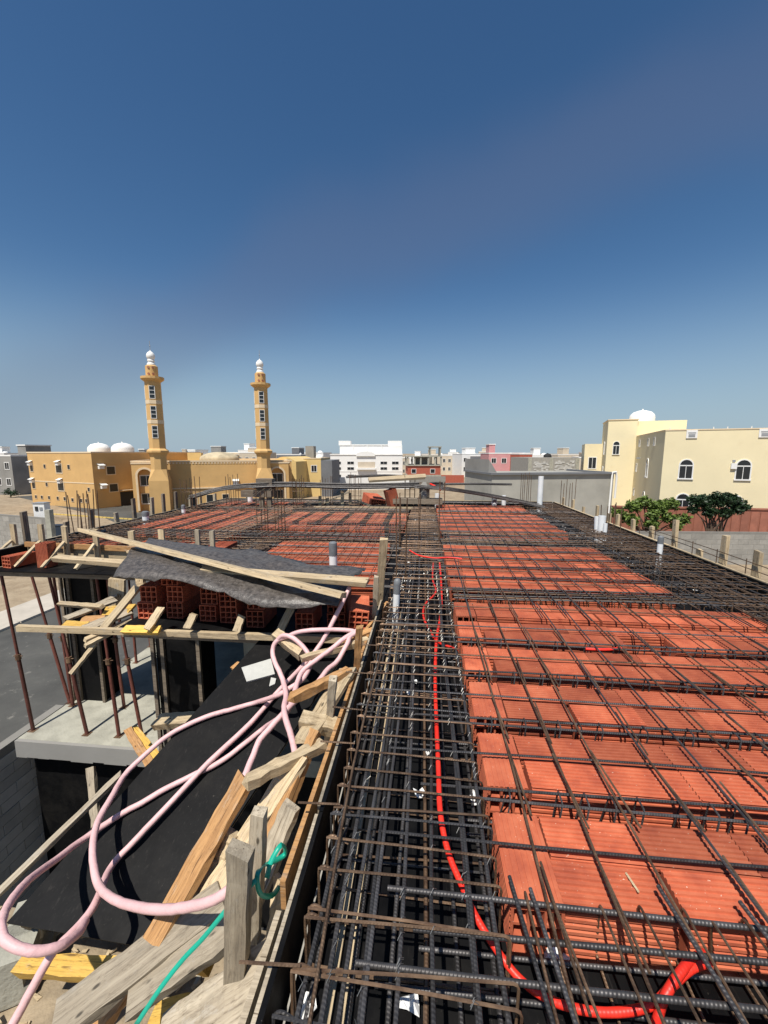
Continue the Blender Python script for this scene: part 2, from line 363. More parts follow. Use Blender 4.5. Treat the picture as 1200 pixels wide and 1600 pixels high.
# ================================================================== the ground and the town
GZ = -7.0
def mat_ground():
    m, nt, bs = nodes_of('sandy_ground'); v = coords(nt, 'Object', (1, 1, 1), False)
    n1 = noise(nt, v, 0.05, 8, 0.65); n2 = noise(nt, v, 0.9, 8, 0.7)
    r = ramp(nt, [(0.3, (0.26, 0.195, 0.125)), (0.5, (0.36, 0.28, 0.185)), (0.7, (0.43, 0.345, 0.235))]); nt.links.new(n1, r.inputs[0])
    r2 = ramp(nt, [(0.35, (0.55, 0.5, 0.45)), (0.6, (1, 1, 1))]); nt.links.new(n2, r2.inputs[0])
    out = mixc(nt, r.outputs[0], r2.outputs[0], 0.7, 'MULTIPLY'); nt.links.new(out, bs.inputs['Base Color']); bs.inputs['Roughness'].default_value = 0.95
    bump(nt, bs, n2, 0.6, 0.3); return m
def mat_asphalt():
    m, nt, bs = nodes_of('asphalt'); v = coords(nt, 'Object', (1, 1, 1), False)
    n1 = noise(nt, v, 0.35, 8, 0.65); n2 = noise(nt, v, 14, 5, 0.7)
    r = ramp(nt, [(0.3, (0.045, 0.044, 0.040)), (0.55, (0.078, 0.076, 0.068)), (0.75, (0.13, 0.125, 0.11))]); nt.links.new(n1, r.inputs[0])
    r2 = ramp(nt, [(0.60, (0, 0, 0)), (0.78, (1, 1, 1))]); nt.links.new(noise(nt, v, 2.2, 8, .75), r2.inputs[0])
    out = mixc(nt, r.outputs[0], (0.30, 0.28, 0.24), r2.outputs[0]); nt.links.new(out, bs.inputs['Base Color']); bs.inputs['Roughness'].default_value = 0.85
    bump(nt, bs, n2, 0.4, 0.02); return m
M['ground'] = mat_ground(); M['asphalt'] = mat_asphalt()
M['paving'] = mat_plain('pale_paving', (0.48, 0.43, 0.36), 0.9, .15, .8)
M['soil'] = mat_plain('debris_soil', (0.30, 0.235, 0.155), 0.95, .35, 5, 0, (0.15, 0.12, 0.085), 1.0, 0, 30)
M['yellow'] = mat_plain('yellow_kerb_paint', (0.62, 0.45, 0.12), 0.8, .2, 2)
M['ochre'] = mat_plain('ochre_stucco', (0.60, 0.375, 0.15), 0.9, .10, .5, 0, (0.46, 0.28, 0.13), .25, 0, 8)
M['ochre_pale'] = mat_plain('pale_stucco_trim', (0.70, 0.56, 0.38), 0.9, .08, .8, 0, (0.6, 0.48, 0.33))
M['render_lt'] = mat_plain('patchy_grey_render', (0.36, 0.345, 0.30), 0.9, .28, .5, 0, (0.23, 0.22, 0.19), .2, 0, 9)
M['cream'] = mat_plain('cream_stucco', (0.78, 0.68, 0.44), 0.9, .05, .35, 0, (0.66, 0.54, 0.32), .25, 0, 9)
M['ochre_y'] = mat_plain('yellow_stucco', (0.66, 0.48, 0.20), 0.9, .08, .6, 0, (0.55, 0.4, 0.2), .2, 0, 8)
M['white_st'] = mat_plain('white_stucco', (0.80, 0.79, 0.76), 0.85, .05, .6, 0, (0.7, 0.69, 0.66), .1, 0, 8)
M['pinkst'] = mat_plain('pink_stucco', (0.58, 0.29, 0.29), 0.9, .1, .6, 0, (0.5, 0.28, 0.27), .1, 0, 8)
M['greyst'] = mat_plain('dark_grey_stucco', (0.16, 0.165, 0.175), 0.85, .15, .6)
M['beige'] = mat_plain('beige_stucco', (0.56, 0.48, 0.37), 0.9, .1, .6, 0, (0.45, 0.38, 0.3), .1, 0, 8)
M['brown_tile'] = mat_plain('red_brown_tile', (0.30, 0.115, 0.075), 0.75, .2, 1.5, 0, (0.20, 0.08, 0.055), .1, .12)
M['glass'] = mat_plain('dark_window_glass', (0.02, 0.024, 0.028), 0.12, .2, 2, 0, None, 0)
M['frame'] = mat_plain('white_window_frame', (0.78, 0.77, 0.74), 0.6, .05, 3, 0, None, 0)
M['dark'] = mat_plain('dark_opening', (0.03, 0.028, 0.026), 0.9, .2, 3, 0, None, 0)
M['metal'] = mat_plain('grey_metal', (0.35, 0.36, 0.37), 0.5, .1, 3, .3)
M['redbrick'] = mat_plain('red_block_wall', (0.40, 0.10, 0.06), 0.9, .25, 4, 0, (0.3, .2, .15), .3, 0, 8)
M['dome'] = mat_plain('dusty_dome', (0.50, 0.42, 0.28), 0.85, .35, .8, 0, (.3, .25, .17), .2)
M['leaf_l'] = mat_plain('light_leaf', (0.12, 0.18, 0.03), 0.6, .6, 3.0, 0, (.22, .22, .05), .1)
M['leaf_d'] = mat_plain('dark_leaf', (0.016, 0.042, 0.012), 0.55, .6, 3.0, 0, (.045, .085, .025), .1)
M['bark'] = mat_plain('bark', (0.12, 0.08, 0.055), 0.95, .3, 6)
M['carpaint'] = mat_plain('white_car_paint', (0.78, 0.78, 0.77), 0.25, .02, 1, 0, None, 0)
M['tyre'] = mat_plain('black_rubber', (0.02, 0.02, 0.02), 0.8, .2, 4)
M['bluebin'] = mat_plain('dark_blue_plastic', (0.02, 0.035, 0.06), 0.5, .2, 4)

def sheet(name, pts, z, mat, kind='structure'):
    m = MB(); b = len(m.v); m.v += [(p[0], p[1], z) for p in pts]; m.face(list(range(len(pts))))
    return tag(m.build(name, M[mat]), kind=kind)
# ground reaching the horizon, gently uneven close by
sheet('ground', [(-4000, -600), (4000, -600), (4000, 6000), (-4000, 6000)], GZ, 'ground')
sheet('road', [(-20.5, -40), (-11.2, -40), (-11.2, 30), (-13.5, 37), (-30, 60), (-75, 85), (-82, 74), (-45, 52), (-24.5, 36), (-20.5, 28)], GZ+.006, 'asphalt')
sheet('side_road', [(-26, 40), (-12, 34), (30, 44), (60, 60), (58, 68), (25, 54), (-15, 47), (-24, 47)], GZ+.010, 'asphalt')
sheet('pavement', [(-23.2, -40), (-20.8, -40), (-20.8, 27.8), (-24.2, 34), (-26.5, 33), (-23.2, 27)], GZ+.004, 'paving')
m = MB()
for i in range(34): m.box(-20.78, -40+i*2, GZ, -20.52, -40+i*2+1.94, GZ+.13)
tag(m.build('kerb', M['paving']), kind='structure')
m = MB()
a, b = GP(60, 58), GP(225, 52)
for i in range(26):
    p = a.lerp(b, i/26); q = a.lerp(b, (i+.9)/26); n = Vector((-(q-p).y, (q-p).x, 0)).normalized()*.18
    k = len(m.v); m.v += [tuple(v) for v in (p, q, q+n, p+n)]+[tuple(v+Vector((0, 0, .15))) for v in (p, q, q+n, p+n)]
    for f in ((3, 2, 1, 0), (4, 5, 6, 7), (0, 1, 5, 4), (1, 2, 6, 5), (2, 3, 7, 6), (3, 0, 4, 7)): m.face([k+j for j in f])
tag(m.build('kerb', M['yellow']), kind='structure')
# sand heaps and rubble
def heap(name, x, y, rx, ry, h, mat, label, cat='heap', grp=None, seed=1, z=GZ):
    r = random.Random(seed); m = MB(); n, k = 22, 8
    for i in range(k+1):
        t = i/k
        for j in range(n):
            a = 6.283*j/n; rr = (1-t)*(1+.18*math.sin(3*a+seed)+.1*r.uniform(-1, 1))
            m.v.append((rx*rr*math.cos(a), ry*rr*math.sin(a), h*(1-(1-t)**1.6)*(1 if t < .95 else .97)+r.uniform(-.04, .04)*h*(i > 0)-(.03 if i == 0 else 0)))
    for i in range(k):
        for j in range(n): j2 = (j+1) % n; m.face([i*n+j, i*n+j2, i*n+n+j2, i*n+n+j])
    return tag(m.build(name, M[mat], None, (x, y, z), smooth=True), label, cat, grp)
for i, (px, D, rx, ry, h, lb) in enumerate(((30, 46, 6, 3, .7, 'low heap of sandy rubble in front of the ochre building'), (10, 52, 8, 3, 1.1, 'larger sand heap at the left edge by the ochre building'),
        (700, 62, 7, 3, 1.2, 'sand heap left of the rendered grey building'), (1175, 25, 4, 2, .6, 'orange sand heap beyond the right edge stakes'))):
    p = GP(px, D); heap('sand_heap', p.x, p.y, rx, ry, h, 'ground', lb, 'sand heap', 'sand heaps', i+3)

# ---- windows and buildings
WIN = {}
def arch_poly(w, h, n=8, inset=0.0):
    r = w/2-inset; zc = h-w/2; P = [(-r, inset), (r, inset)]
    for i in range(n+1): a = math.pi*i/n; P.append((r*math.cos(a), zc+r*math.sin(a)))
    return P
def window_meshes(style, w, h):
    key = (style, round(w, 2), round(h, 2))
    if key in WIN: return WIN[key]
    t = max(.05, min(w, h)*.10); fr = MB(); pn = MB()
    if style == 'arch':
        o = arch_poly(w+2*t, h+t); i_ = arch_poly(w, h)
        o = [(a, b-0.0) for a, b in o]; n = len(o)
        for a0, a1 in ((-.07, 0.0),):
            for k in range(n):
                j = (k+1) % n
                if k == 0: continue
                A, B, C, D = o[k], o[j], i_[j], i_[k]
                fr.quad((A[0], a0, A[1]), (B[0], a0, B[1]), (C[0], a0, C[1]), (D[0], a0, D[1]))
                fr.quad((A[0], a0, A[1]), (B[0], a0, B[1]), (B[0], a1, B[1]), (A[0], a1, A[1]))
                fr.quad((C[0], a0, C[1]), (D[0], a0, D[1]), (D[0], a1, D[1]), (C[0], a1, C[1]))
        fr.box(-w/2-t*1.3, -.13, -t*1.2, w/2+t*1.3, 0, 0)
        fr.box(-.025, -.045, 0, .025, -.02, h*.7); fr.box(-w/2, -.045, h*.66, w/2, -.02, h*.72)
        pn.prism(i_, -.02, 0.0, 'y')
    else:
        fr.box(-w/2-t, -.06, -t, w/2+t, 0, 0); fr.box(-w/2-t, -.06, h, w/2+t, 0, h+t); fr.box(-w/2-t, -.06, 0, -w/2, 0, h); fr.box(w/2, -.06, 0, w/2+t, 0, h)
        if style == 'sash': fr.box(-.03, -.045, 0, .03, -.015, h)
        if style == 'grid':
            for k in (1, 2): fr.box(-w/2, -.05, h*k/3-.03, w/2, -.015, h*k/3+.03)
        pn.box(-w/2, -.02, 0, w/2, 0, h)
    fm = 'frame' if style != 'trim' else 'ochre_pale'
    WIN[key] = (fr.mesh('window', M[fm]), pn.mesh('pane', M['glass'])); return WIN[key]
class Bld:
    """building with local x along its front, y into its depth, z up from the ground"""
    def __init__(s, name, pxL, DL, pxR, DR, label, cat='building', grp=None, depth=None):
        a = GP(pxL, DL); b = GP(pxR, DR); d = b-a; s.w = d.length; s.rz = math.atan2(d.y, d.x)
        s.root = empty(name, a, s.rz, label, cat, grp); s.d = depth or s.w; s.D = DL
    def part(s, mb, name, mat, parent=None, smooth=False): return mb.build(name, M[mat] if isinstance(mat, str) else mat, parent or s.root, smooth=smooth)
    def block(s, name, x0, y0, z0, x1, y1, z1, mat, parent=None): return s.part(MB().box(x0, y0, z0, x1, y1, z1), name, mat, parent)
    def win(s, face, u, z, w, h, style='sash', off=0.0, nm='window', par=None):
        fm, pm = window_meshes(style, w, h)
        loc, rz = {'f': ((u, -off, z), 0), 'l': ((-off, u, z), -math.pi/2), 'r': ((s.w+off, u, z), math.pi/2)}[face]
        o = put(nm, fm, par or s.root, loc, (0, 0, rz)); put('pane', pm, o); return o
    def parapet(s, h, t=.25, hh=.25, mat='white_st', ov=.06):
        m = MB(); w, d = s.w, s.d
        m.box(-ov, -ov, h, w+ov, t, h+hh); m.box(-ov, d-t, h, w+ov, d+ov, h+hh); m.box(-ov, t, h, t, d-t, h+hh); m.box(w-t, t, h, w+ov, d-t, h+hh)
        return s.part(m, 'parapet', mat)
    def tank(s, x, y, z, r=1.1, mat='white_st', nm='water_tank'):
        return s.part(MB().lathe([(r, 0), (r, r*.45), (r*.93, r*.62), (r*.7, r*.85), (r*.3, r*.98), (.12, r*1.0), (.1, r*1.12), (.0001, r*1.12)], 16, (x, y, z)), nm, mat, smooth=True)
    def ac(s, face, u, z):
        key = 'acm'
        if key not in WIN: WIN[key] = MB().box(-.4, -.42, 0, .4, -.02, .5).box(-.3, -.44, .08, .3, -.42, .42).mesh('air_conditioner', M['frame'])
        loc, rz = {'f': ((u, 0, z), 0), 'r': ((s.w, u, z), math.pi/2)}[face]
        o = put('air_conditioner', WIN[key], s.root, loc, (0, 0, rz))
        if 'ach' not in WIN: WIN['ach'] = MB().quad((-.5, -.62, .55), (.5, -.62, .55), (.5, 0, .82), (-.5, 0, .82)).quad((-.5, -.62, .53), (-.5, 0, .80), (.5, 0, .80), (.5, -.62, .53)).mesh('hood', M['frame'])
        put('hood', WIN['ach'], o); return o

# ochre two-storey building
B = Bld('ochre_building', 42, 70, 142, 63.5, 'two-storey ochre building with air conditioners and white roof tanks', depth=21)
h = hz(708, 63.5)-GZ
B.block('wall', 0, 0, 0, B.w, B.d, h, 'ochre'); B.parapet(h, .3, .22, 'ochre_pale')
for zz in (3.9,): B.block('string_course', -.04, -.04, zz, B.w+.04, 0, zz+.16, 'ochre_pale')
W = B.w
for (u, z, w, hh) in ((.055, 5.6, .8, 1.2), (.275, 6.2, .55, .6), (.5, 5.5, 1.5, 1.4), (.655, 6.1, .6, .7), (.055, 2.7, .8, 1.2), (.275, 3.2, .55, .6), (.5, 2.6, 1.5, 1.4), (.92, 2.7, .5, .6)):
    B.win('f', W*u, z, w, hh, 'trim')
for (u, z) in ((.05, 6.6), (.51, 6.7), (.05, 3.7), (.51, 3.8)): B.ac('f', W*u, z)
for u in (.07, .17, .29, .43, .54, .66, .79, .87): B.win('f', W*u, 1.0 if u < .6 else .9, .55, .55, 'trim')
for (u, z) in ((1.6, 5.3), (8.2, 5.3), (1.8, 2.5), (8.5, 2.4), (13, 5.3), (15, 2.4)): B.win('r', u+1.2, z, 1.3, 1.2, 'trim')
for (u, z) in ((1.2, 6.2), (10.4, 6.2), (1.3, 3.1), (10.2, 3.0), (12.6, 3.0)): B.ac('r', u, z)
B.part(MB().box(B.w, 4.0, 0, B.w+.06, 6.2, 2.3), 'door', 'dark'); B.part(MB().box(B.w, 3.9, 2.5, B.w+.7, 6.0, 2.62), 'canopy', 'ochre_pale')
B.part(MB().tube([(B.w+.1, 12.2, 0), (B.w+.1, 12.2, h-2)], .07, 8), 'drain_pipe', 'white_st')
B.tank(W*.56, 6, h+.02, 1.7); B.tank(W*.88, 6.5, h+.02, 1.7)
B.tank(W*.3, 12, h+.02, .9); 

# mosque
B = Bld('mosque', 203, 60.5, 455, 68.0, 'long ochre mosque with arched end bays and pale parapet line', depth=24)
W = B.w; h = hz(722, 62)-GZ
def arch_bay(u0, w, top):
    """projecting bay with a recessed arched niche and two windows"""
    m = MB(); aw = w*.56; n = 12; d0 = -.9
    cx = u0+w/2; zc = top-.75-aw/2
    m.box(u0, d0, 0, cx-aw/2, 0, top); m.box(cx+aw/2, d0, 0, u0+w, 0, top)
    arc = [(cx+aw/2*math.cos(math.pi*i/n), zc+aw/2*math.sin(math.pi*i/n)) for i in range(n+1)]
    m.prism([(cx+aw/2, top), (cx+aw/2, zc)]+arc[1:-1]+[(cx-aw/2, zc), (cx-aw/2, top)], d0, 0, 'y')
    o = B.part(m, 'arched_bay', 'ochre')
    tr = MB(); r0, r1 = aw/2, aw/2+.28
    for i in range(n):
        a0, a1 = math.pi*i/n, math.pi*(i+1)/n
        P = [(cx+r*math.cos(a), zc+r*math.sin(a)) for r, a in ((r1, a0), (r1, a1), (r0, a1), (r0, a0))]
        tr.prism(P, d0-.08, d0, 'y')
    tr.box(cx-r1, d0-.08, .2, cx-r0, d0, zc); tr.box(cx+r0, d0-.08, .2, cx+r1, d0, zc)
    B.part(tr, 'arch_trim', 'ochre_pale', o)
    B.part(MB().box(u0-.06, d0-.06, top, u0+w+.06, 0, top+.2), 'cornice', 'ochre_pale', o)
    for z in (1.2, 3.9): B.win('f', cx, z, aw*.82, 1.4, 'sash', 0.0, 'window')
    B.block('spandrel', cx-aw/2, -.3, 2.75, cx+aw/2, -.05, 3.75, 'ochre', o)
B.block('wall', 0, 0, 0, W, B.d, h, 'ochre')
B.parapet(h, .3, .22, 'ochre_pale')
arch_bay(.2, 6.0*.55, h-.25); arch_bay(W-4.2, 3.6, h-.3)
tr = MB()
for i in range(int(W/.45)): tr.box(.1+i*.45, -.07, h-.28, .35+i*.45, 0, h-.06)
B.part(tr, 'dentil_trim', 'ochre_pale')
B.block('base_course', 4.6, -.14, 3.2, W-5.2, 0, 3.38, 'ochre_pale')
B.ac('f', W*.62, 3.75); 
for u in (.35, .45, .55, .7): B.win('f', W*u, .6, .9, 1.6, 'trim')
m = MB(); R = 3.4
m.lathe([(R, 0), (R, .3)]+[(R*math.cos(a), .3+1.25*math.sin(a)) for a in [math.pi/2*i/8 for i in range(1, 9)]], 20, (W*.5, 12, h+.0)); B.part(m, 'dome', 'dome', smooth=True)
B.block('roof_room', W*.26, 14, h, W*.36, 18, h+1.4, 'ochre_y')

def minaret(px, D, lb, k):
    p = GP(px, D); a = math.radians(-5.8) if 0 else math.atan2((GP(455, 68)-GP(203, 60.5)).y, (GP(455, 68)-GP(203, 60.5)).x)
    root = empty('minaret', p, a, lb, 'minaret', 'minarets of the mosque')
    def zz(y): return hz(y, D)-GZ
    y0 = 555 if k == 0 else 568
    sc = lambda y: zz(y) if k == 0 else None
    # heights shared by both, from the nearer one
    Z = {n: (hz(v, 60)-GZ) for n, v in dict(ped=733, sh0=703, ring1=702, g1=593, bal=594, drum1=574, neck=560, tip=543).items()}
    e = 8; ph = math.pi/8
    ped = MB(); s = 1.28
    ped.box(-s, -s, 0, s, s, Z['ped']-1.6)
    b = len(ped.v)
    ped.v += [(-s, -s, Z['ped']-1.6), (s, -s, Z['ped']-1.6), (s, s, Z['ped']-1.6), (-s, s, Z['ped']-1.6)]
    q = .98
    for i in range(8):
        an = ph+i*math.pi/4; ped.v.append((q/math.cos(ph)*math.cos(an), q/math.cos(ph)*math.sin(an), Z['ped']))
    # corners 0(-,-) 1(+,-) 2(+,+) 3(-,+); octagon vertices start at 22.5 deg
    O = [b+4+i for i in range(8)]
    for c, (i, j) in ((2, (0, 1)), (3, (2, 3)), (0, (4, 5)), (1, (6, 7))): ped.face([b+c, O[i], O[j]])
    for (c1, c2, i, j) in ((2, 3, 1, 2), (3, 0, 3, 4), (0, 1, 5, 6), (1, 2, 7, 0)): ped.face([b+c1, b+c2, O[j], O[i]])
    ped.build('pedestal', M['ochre'], root)
    R = q/math.cos(ph); R2 = 1.0/math.cos(ph)
    MB().lathe([(R, Z['ped']), (R, Z['ring1']-1.1), (R*1.12, Z['ring1']-.7)], 8, ph=ph).build('lower_shaft', M['ochre'], root)
    MB().lathe([(R*1.12, Z['ring1']-.72), (R*1.38, Z['ring1']-.45), (R*1.38, Z['ring1']-.2), (R2, Z['ring1']+.1)], 8, ph=ph).build('ring', M['ochre'], root)
    zt = Z['bal']-.35
    sh = MB().lathe([(R2, Z['ring1']+.1), (R2*.965, zt)], 8, ph=ph).build('shaft', M['ochre'], root)
    n = 3; seg = (zt-Z['ring1']-1.2)/3
    for i in range(3):
        z0 = Z['ring1']+1.6+seg*i
        fm, pm = window_meshes('grid', .62, seg-1.1)
        for rz in (0, -math.pi/2):
            w = put('window', fm, root, (0, -1.0+.035*(z0-Z['ring1'])/(zt-Z['ring1']), z0) if rz == 0 else (-1.0+.035*(z0-Z['ring1'])/(zt-Z['ring1']), 0, z0), (0, 0, rz)); put('pane', pm, w)
        if i < 2: MB().lathe([(R2*1.015, z0+seg-.75), (R2*1.015, z0+seg-.25)], 8, ph=ph).build('pale_band', M['ochre_pale'], root)
    MB().lathe([(R2*.97, zt), (R2*1.38, Z['bal']), (R2*1.38, Z['bal']+.3), (.8, Z['bal']+.32)], 16).build('balcony', M['ochre'], root)
    dr = MB().lathe([(.80, Z['bal']+.3), (.80, Z['drum1']), (.6, Z['drum1']+.15)], 16).build('drum', M['ochre'], root, smooth=True)
    for an in (-1.9, -1.2): 
        for zq in (Z['bal']+.65, Z['bal']+1.5):
            MB().lathe([(.16, 0), (.16, .06)], 8).build('loudspeaker' if zq < Z['bal']+1 else 'vent', M['brown_tile'], root, (.82*math.cos(an), .82*math.sin(an), zq), (0, math.pi/2, an))
    f0 = Z['drum1']+.12
    MB().lathe([(.55, f0), (.55, f0+.2), (.42, f0+.35), (.42, f0+.55), (.5, f0+.62), (.42, f0+.72), (.42, f0+.9), (.5, f0+1.0), (.56, f0+1.25), (.5, f0+1.55), (.3, f0+1.8), (.08, f0+1.95), (.04, f0+2.1)], 16).build('finial', M['white_st'], root, smooth=True)
    MB().tube([(0, 0, f0+2.0), (0, 0, f0+3.3)], .035, 6).lathe([(.001, f0+2.55), (.1, f0+2.65), (.001, f0+2.75)], 8).build('spire', M['metal'], root)
minaret(247, 59.5, 'left minaret, nearer and taller in the picture', 0)
minaret(411.5, 64.8, 'right minaret beside the long mosque wall', 1)

# yellow house with arched gable right of the mosque
B = Bld('yellow_house', 462, 82, 501, 82, 'yellow house with arched gable between the mosque and the white villa', depth=14)
h = hz(717, 82)-GZ; B.block('wall', 0, 0, 0, B.w, B.d, h, 'ochre_y'); B.parapet(h, .25, .2, 'ochre_pale')
B.win('f', B.w*.3, 5.0, 1.0, 1.2, 'sash'); B.win('f', B.w*.72, 5.0, 1.0, 1.2, 'sash')
B.block('stair_room', B.w*.2, 5, h, B.w*.55, 8, h+2.6, 'concrete_dk'); B.tank(B.w*.8, 5, h, .8)
B.block('grey_side', B.w, .02, 0, B.w+2.2, B.d, h-.3, 'greyst')
B = Bld('arched_house', 425, 78, 462, 77, 'yellow house with curved parapet and tall arch behind the right minaret', depth=12)
h = hz(716, 78)-GZ
n = 10; W = B.w
B.part(MB().prism([(0, 0), (W, 0), (W, h-.6)]+[(W-(W)*i/n, h-.6+.9*math.sin(math.pi*i/n)) for i in range(1, n)]+[(0, h-.6)], 0, B.d, 'y'), 'wall', 'ochre_y')
B.win('f', W*.62, 3.3, W*.3, 3.6, 'arch')
for i in (.3, .5, .7): B.win('f', W*i, h-.9, .35, .3, 'plain')

# white villa
B = Bld('white_villa', 516, 140, 629, 140, 'large white three-storey villa with stepped roofline', depth=22)
h = hz(690, 140)-GZ; h2 = hz(711, 140)-GZ; W = B.w
B.block('wall', 0, 0, 0, W, B.d, h2, 'white_st'); B.block('upper_storey', W*.12, 3, h2, W, B.d, h-1.2, 'white_st')
B.block('roof_tower', W*.1, 4, h-1.2, W*.27, 10, h+.4, 'white_st'); B.block('roof_tower', W*.8, 4, h-1.2, W*.995, 10, h+.4, 'white_st')
B.block('cornice', -.15, -.2, h2, W+.15, 3, h2+.3, 'white_st'); B.block('cornice', W*.12-.1, 2.8, h-1.2, W*.8-.003, 3.2, h-.85, 'white_st')
nn = 8; cx = W*.49; rw = W*.13
B.part(MB().prism([(cx-rw, h2-.4), (cx+rw, h2-.4)]+[(cx+rw*math.cos(math.pi*i/nn), h2+.3+.9*math.sin(math.pi*i/nn)) for i in range(nn+1)], -.5, -.22, 'y'), 'pediment', 'white_st')
B.block('loggia', W*.38, -.06, h2-4.4, W*.62, 0, h2-2.3, 'beige')
B.block('balcony', W*.37, -1.0, h2-4.9, W*.63, -.0, h2-4.3, 'white_st')
for u in (.1, .28, .74, .9):
    for z in (h2-2.8, h2-4.7, h2-7.2): B.win('f', W*u, z-.3, 2.2, .9, 'sash')
B.block('string_course', -.05, -.1, h2-5.6, W*.37-.1, 0, h2-5.4, 'white_st')
B.block('string_course', W*.63+.1, -.1, h2-5.6, W+.05, 0, h2-5.4, 'white_st')
for u in (.3, .5, .7): B.block('pilaster', W*u, 2.8, h2+.3, W*u+.35, 3.0, h-1.2, 'white_st')
# white compound wall before it
def wall_run(name, pts, z0, z1, t, mat, label, cat='wall', grp=None, cop=None):
    root = None; m = MB()
    p0 = Vector(pts[0])
    for a, b in zip(pts[:-1], pts[1:]):
        a = Vector(a)-p0; b = Vector(b)-p0; n = Vector((-(b-a).y, (b-a).x, 0)).normalized()*t
        k = len(m.v)
        m.v += [(v.x, v.y, z) for z in (0, z1-z0) for v in (a, b, b+n, a+n)]
        for f in ((3, 2, 1, 0), (4, 5, 6, 7), (0, 1, 5, 4), (1, 2, 6, 5), (2, 3, 7, 6), (3, 0, 4, 7)): m.face([k+j for j in f])
    o = m.build(name, M[mat], None, (p0.x, p0.y, z0)); return tag(o, label, cat, grp)
wall_run('compound_wall', [GP(455, 95), GP(640, 100)], GZ, GZ+3.0, .25, 'white_st', 'white compound wall in front of the white villa', 'wall', 'compound walls')

# unfinished frame house
B = Bld('unfinished_house', 636, 128, 690, 128, 'unfinished three-storey concrete frame with red block infill', depth=12)
W = B.w; h0 = hz(742, 128)-GZ; h1 = hz(728, 128)-GZ; h2 = hz(714, 128)-GZ; h3 = hz(699, 128)-GZ
B.block('wall', 0, 0, 0, W, B.d, max(h0, .6), 'concrete'); B.block('red_infill', W*.02, .1, max(h0, .6), W*.98, B.d, h1, 'redbrick')
for a, b in ((0, .3), (.42, .68), (.82, 1)): pass
B.block('floor_slab', -.2, -.2, h1, W+.2, B.d, h1+.35, 'concrete'); 
for u in (0, .2, .38, .6, .8, .97): B.block('column', W*u, 0, h1+.35, W*u+.45, .5, h2, 'concrete'); B.block('column', W*u, B.d-.6, h1+.35, W*u+.45, B.d-.1, h2, 'concrete')
B.block('floor_slab', -.2, -.2, h2, W+.2, B.d, h2+.35, 'concrete')
for u in (.66, .95): B.block('column', W*u, 0.2, h2+.35, W*u+.4, .6, h3, 'concrete'); B.block('column', W*u, 3.2, h2+.35, W*u+.4, 3.6, h3, 'concrete')
B.block('stair_roof', W*.63, 0, h3, W*1.0, 4, h3+.3, 'concrete')
B.block('inner_wall', W*.25, 4, h1+.35, W*.7, 4.3, h2, 'cblock')
for u in (.2, .75): B.win('f', W*u, h1-2.2, 1.3, 1.2, 'plain', -.08)
wall_run('compound_wall', [GP(612, 108), GP(697, 108)], GZ, GZ+2.6, .25, 'cblock', 'bare grey block wall in front of the unfinished frame house', 'wall', 'compound walls')
wall_run('compound_wall', [GP(690, 118), GP(726, 118)], GZ, GZ+2.4, .25, 'redbrick', 'low red block wall right of the unfinished frame house', 'wall', 'compound walls')

# row of villas on the skyline
def villa(name, pxL, pxR, D, ytop, mat, label, wins=4, rows=2, step=None, tank=True, depth=14, trim='white_st', style='sash'):
    B = Bld(name, pxL, D, pxR, D+random.uniform(-2, 2), label, depth=depth); h = hz(ytop, D)-GZ; W = B.w
    B.block('wall', 0, 0, 0, W, B.d, h, mat); B.parapet(h, .3, .3, trim)
    for r in range(rows):
        for k in range(wins): B.win('f', W*(k+.5)/wins, h-2.6-3.3*r, min(1.3, W/wins*.42), 1.3, style)
    if step: B.block('roof_room', W*step[0], 3, h, W*step[1], 8, h+step[2], mat); B.block('room_cornice', W*step[0]-.15, 2.85, h+step[2], W*step[1]+.15, 8.15, h+step[2]+.25, trim)
    if tank: B.tank(W*.75, 4, h, 1.0)
    return B
villa('pink_villa', 764, 828, 118, 709, 'pinkst', 'pink villa with gabled parapet on the skyline', 4, 1, (.05, .2, 2.6), False)
B = villa('grey_villa', 735, 765, 135, 713, 'greyst', 'dark grey villa left of the pink villa', 3, 2, None, False)
villa('white_villa', 722, 752, 150, 710, 'white_st', 'narrow white villa behind the dark grey villa', 3, 2, (.3, .8, 2.2))
villa('cream_villa', 690, 724, 165, 712, 'beige', 'cream villa right of the unfinished frame house', 4, 2, None)
villa('cream_villa', 628, 640, 170, 716, 'beige', 'cream villa between the white villa and the frame house', 2, 2, None)
villa('beige_villa', 318, 350, 120, 712, 'ochre_y', 'yellow villa behind the mosque dome', 3, 1, None, False)
villa('white_villa', 262, 300, 105, 715, 'white_st', 'low white villa behind the mosque near the left minaret', 4, 1, (.5, .8, 1.8))
villa('grey_roof_villa', 300, 345, 150, 709, 'concrete_dk', 'grey villa with boxy roof room behind the mosque', 4, 1, (.55, .9, 2.6))
villa('beige_villa', 348, 402, 130, 708, 'beige', 'beige villa behind the mosque between the minarets', 5, 1, (.6, .95, 1.5))
villa('brown_villa', 203, 232, 110, 712, 'concrete_dk', 'grey brown villa behind the ochre building', 3, 1, (.1, .4, 1.6))
villa('dark_villa', 432, 470, 150, 711, 'greyst', 'dark roofed villa behind the right minaret', 3, 1, (.5, .8, 2.5))
villa('grey_villa', -14, 16, 86, 713, 'concrete_dk', 'grey villa at the left edge with a white stair tower', 2, 2, (.55, .98, 2.2), False)
villa('white_villa', 12, 38, 118, 712, 'white_st', 'small white villa between the grey villa and the ochre building', 2, 2, (.5, .9, 1.3))
villa('grey_house', 18, 40, 100, 725, 'concrete_dk', 'low grey house beside the left end of the ochre building', 2, 1, None, False)
villa('beige_villa', 905, 942, 95, 716, 'beige', 'beige villa between the bare block house and the cream villa', 2, 1, (.2, .6, 1.2))
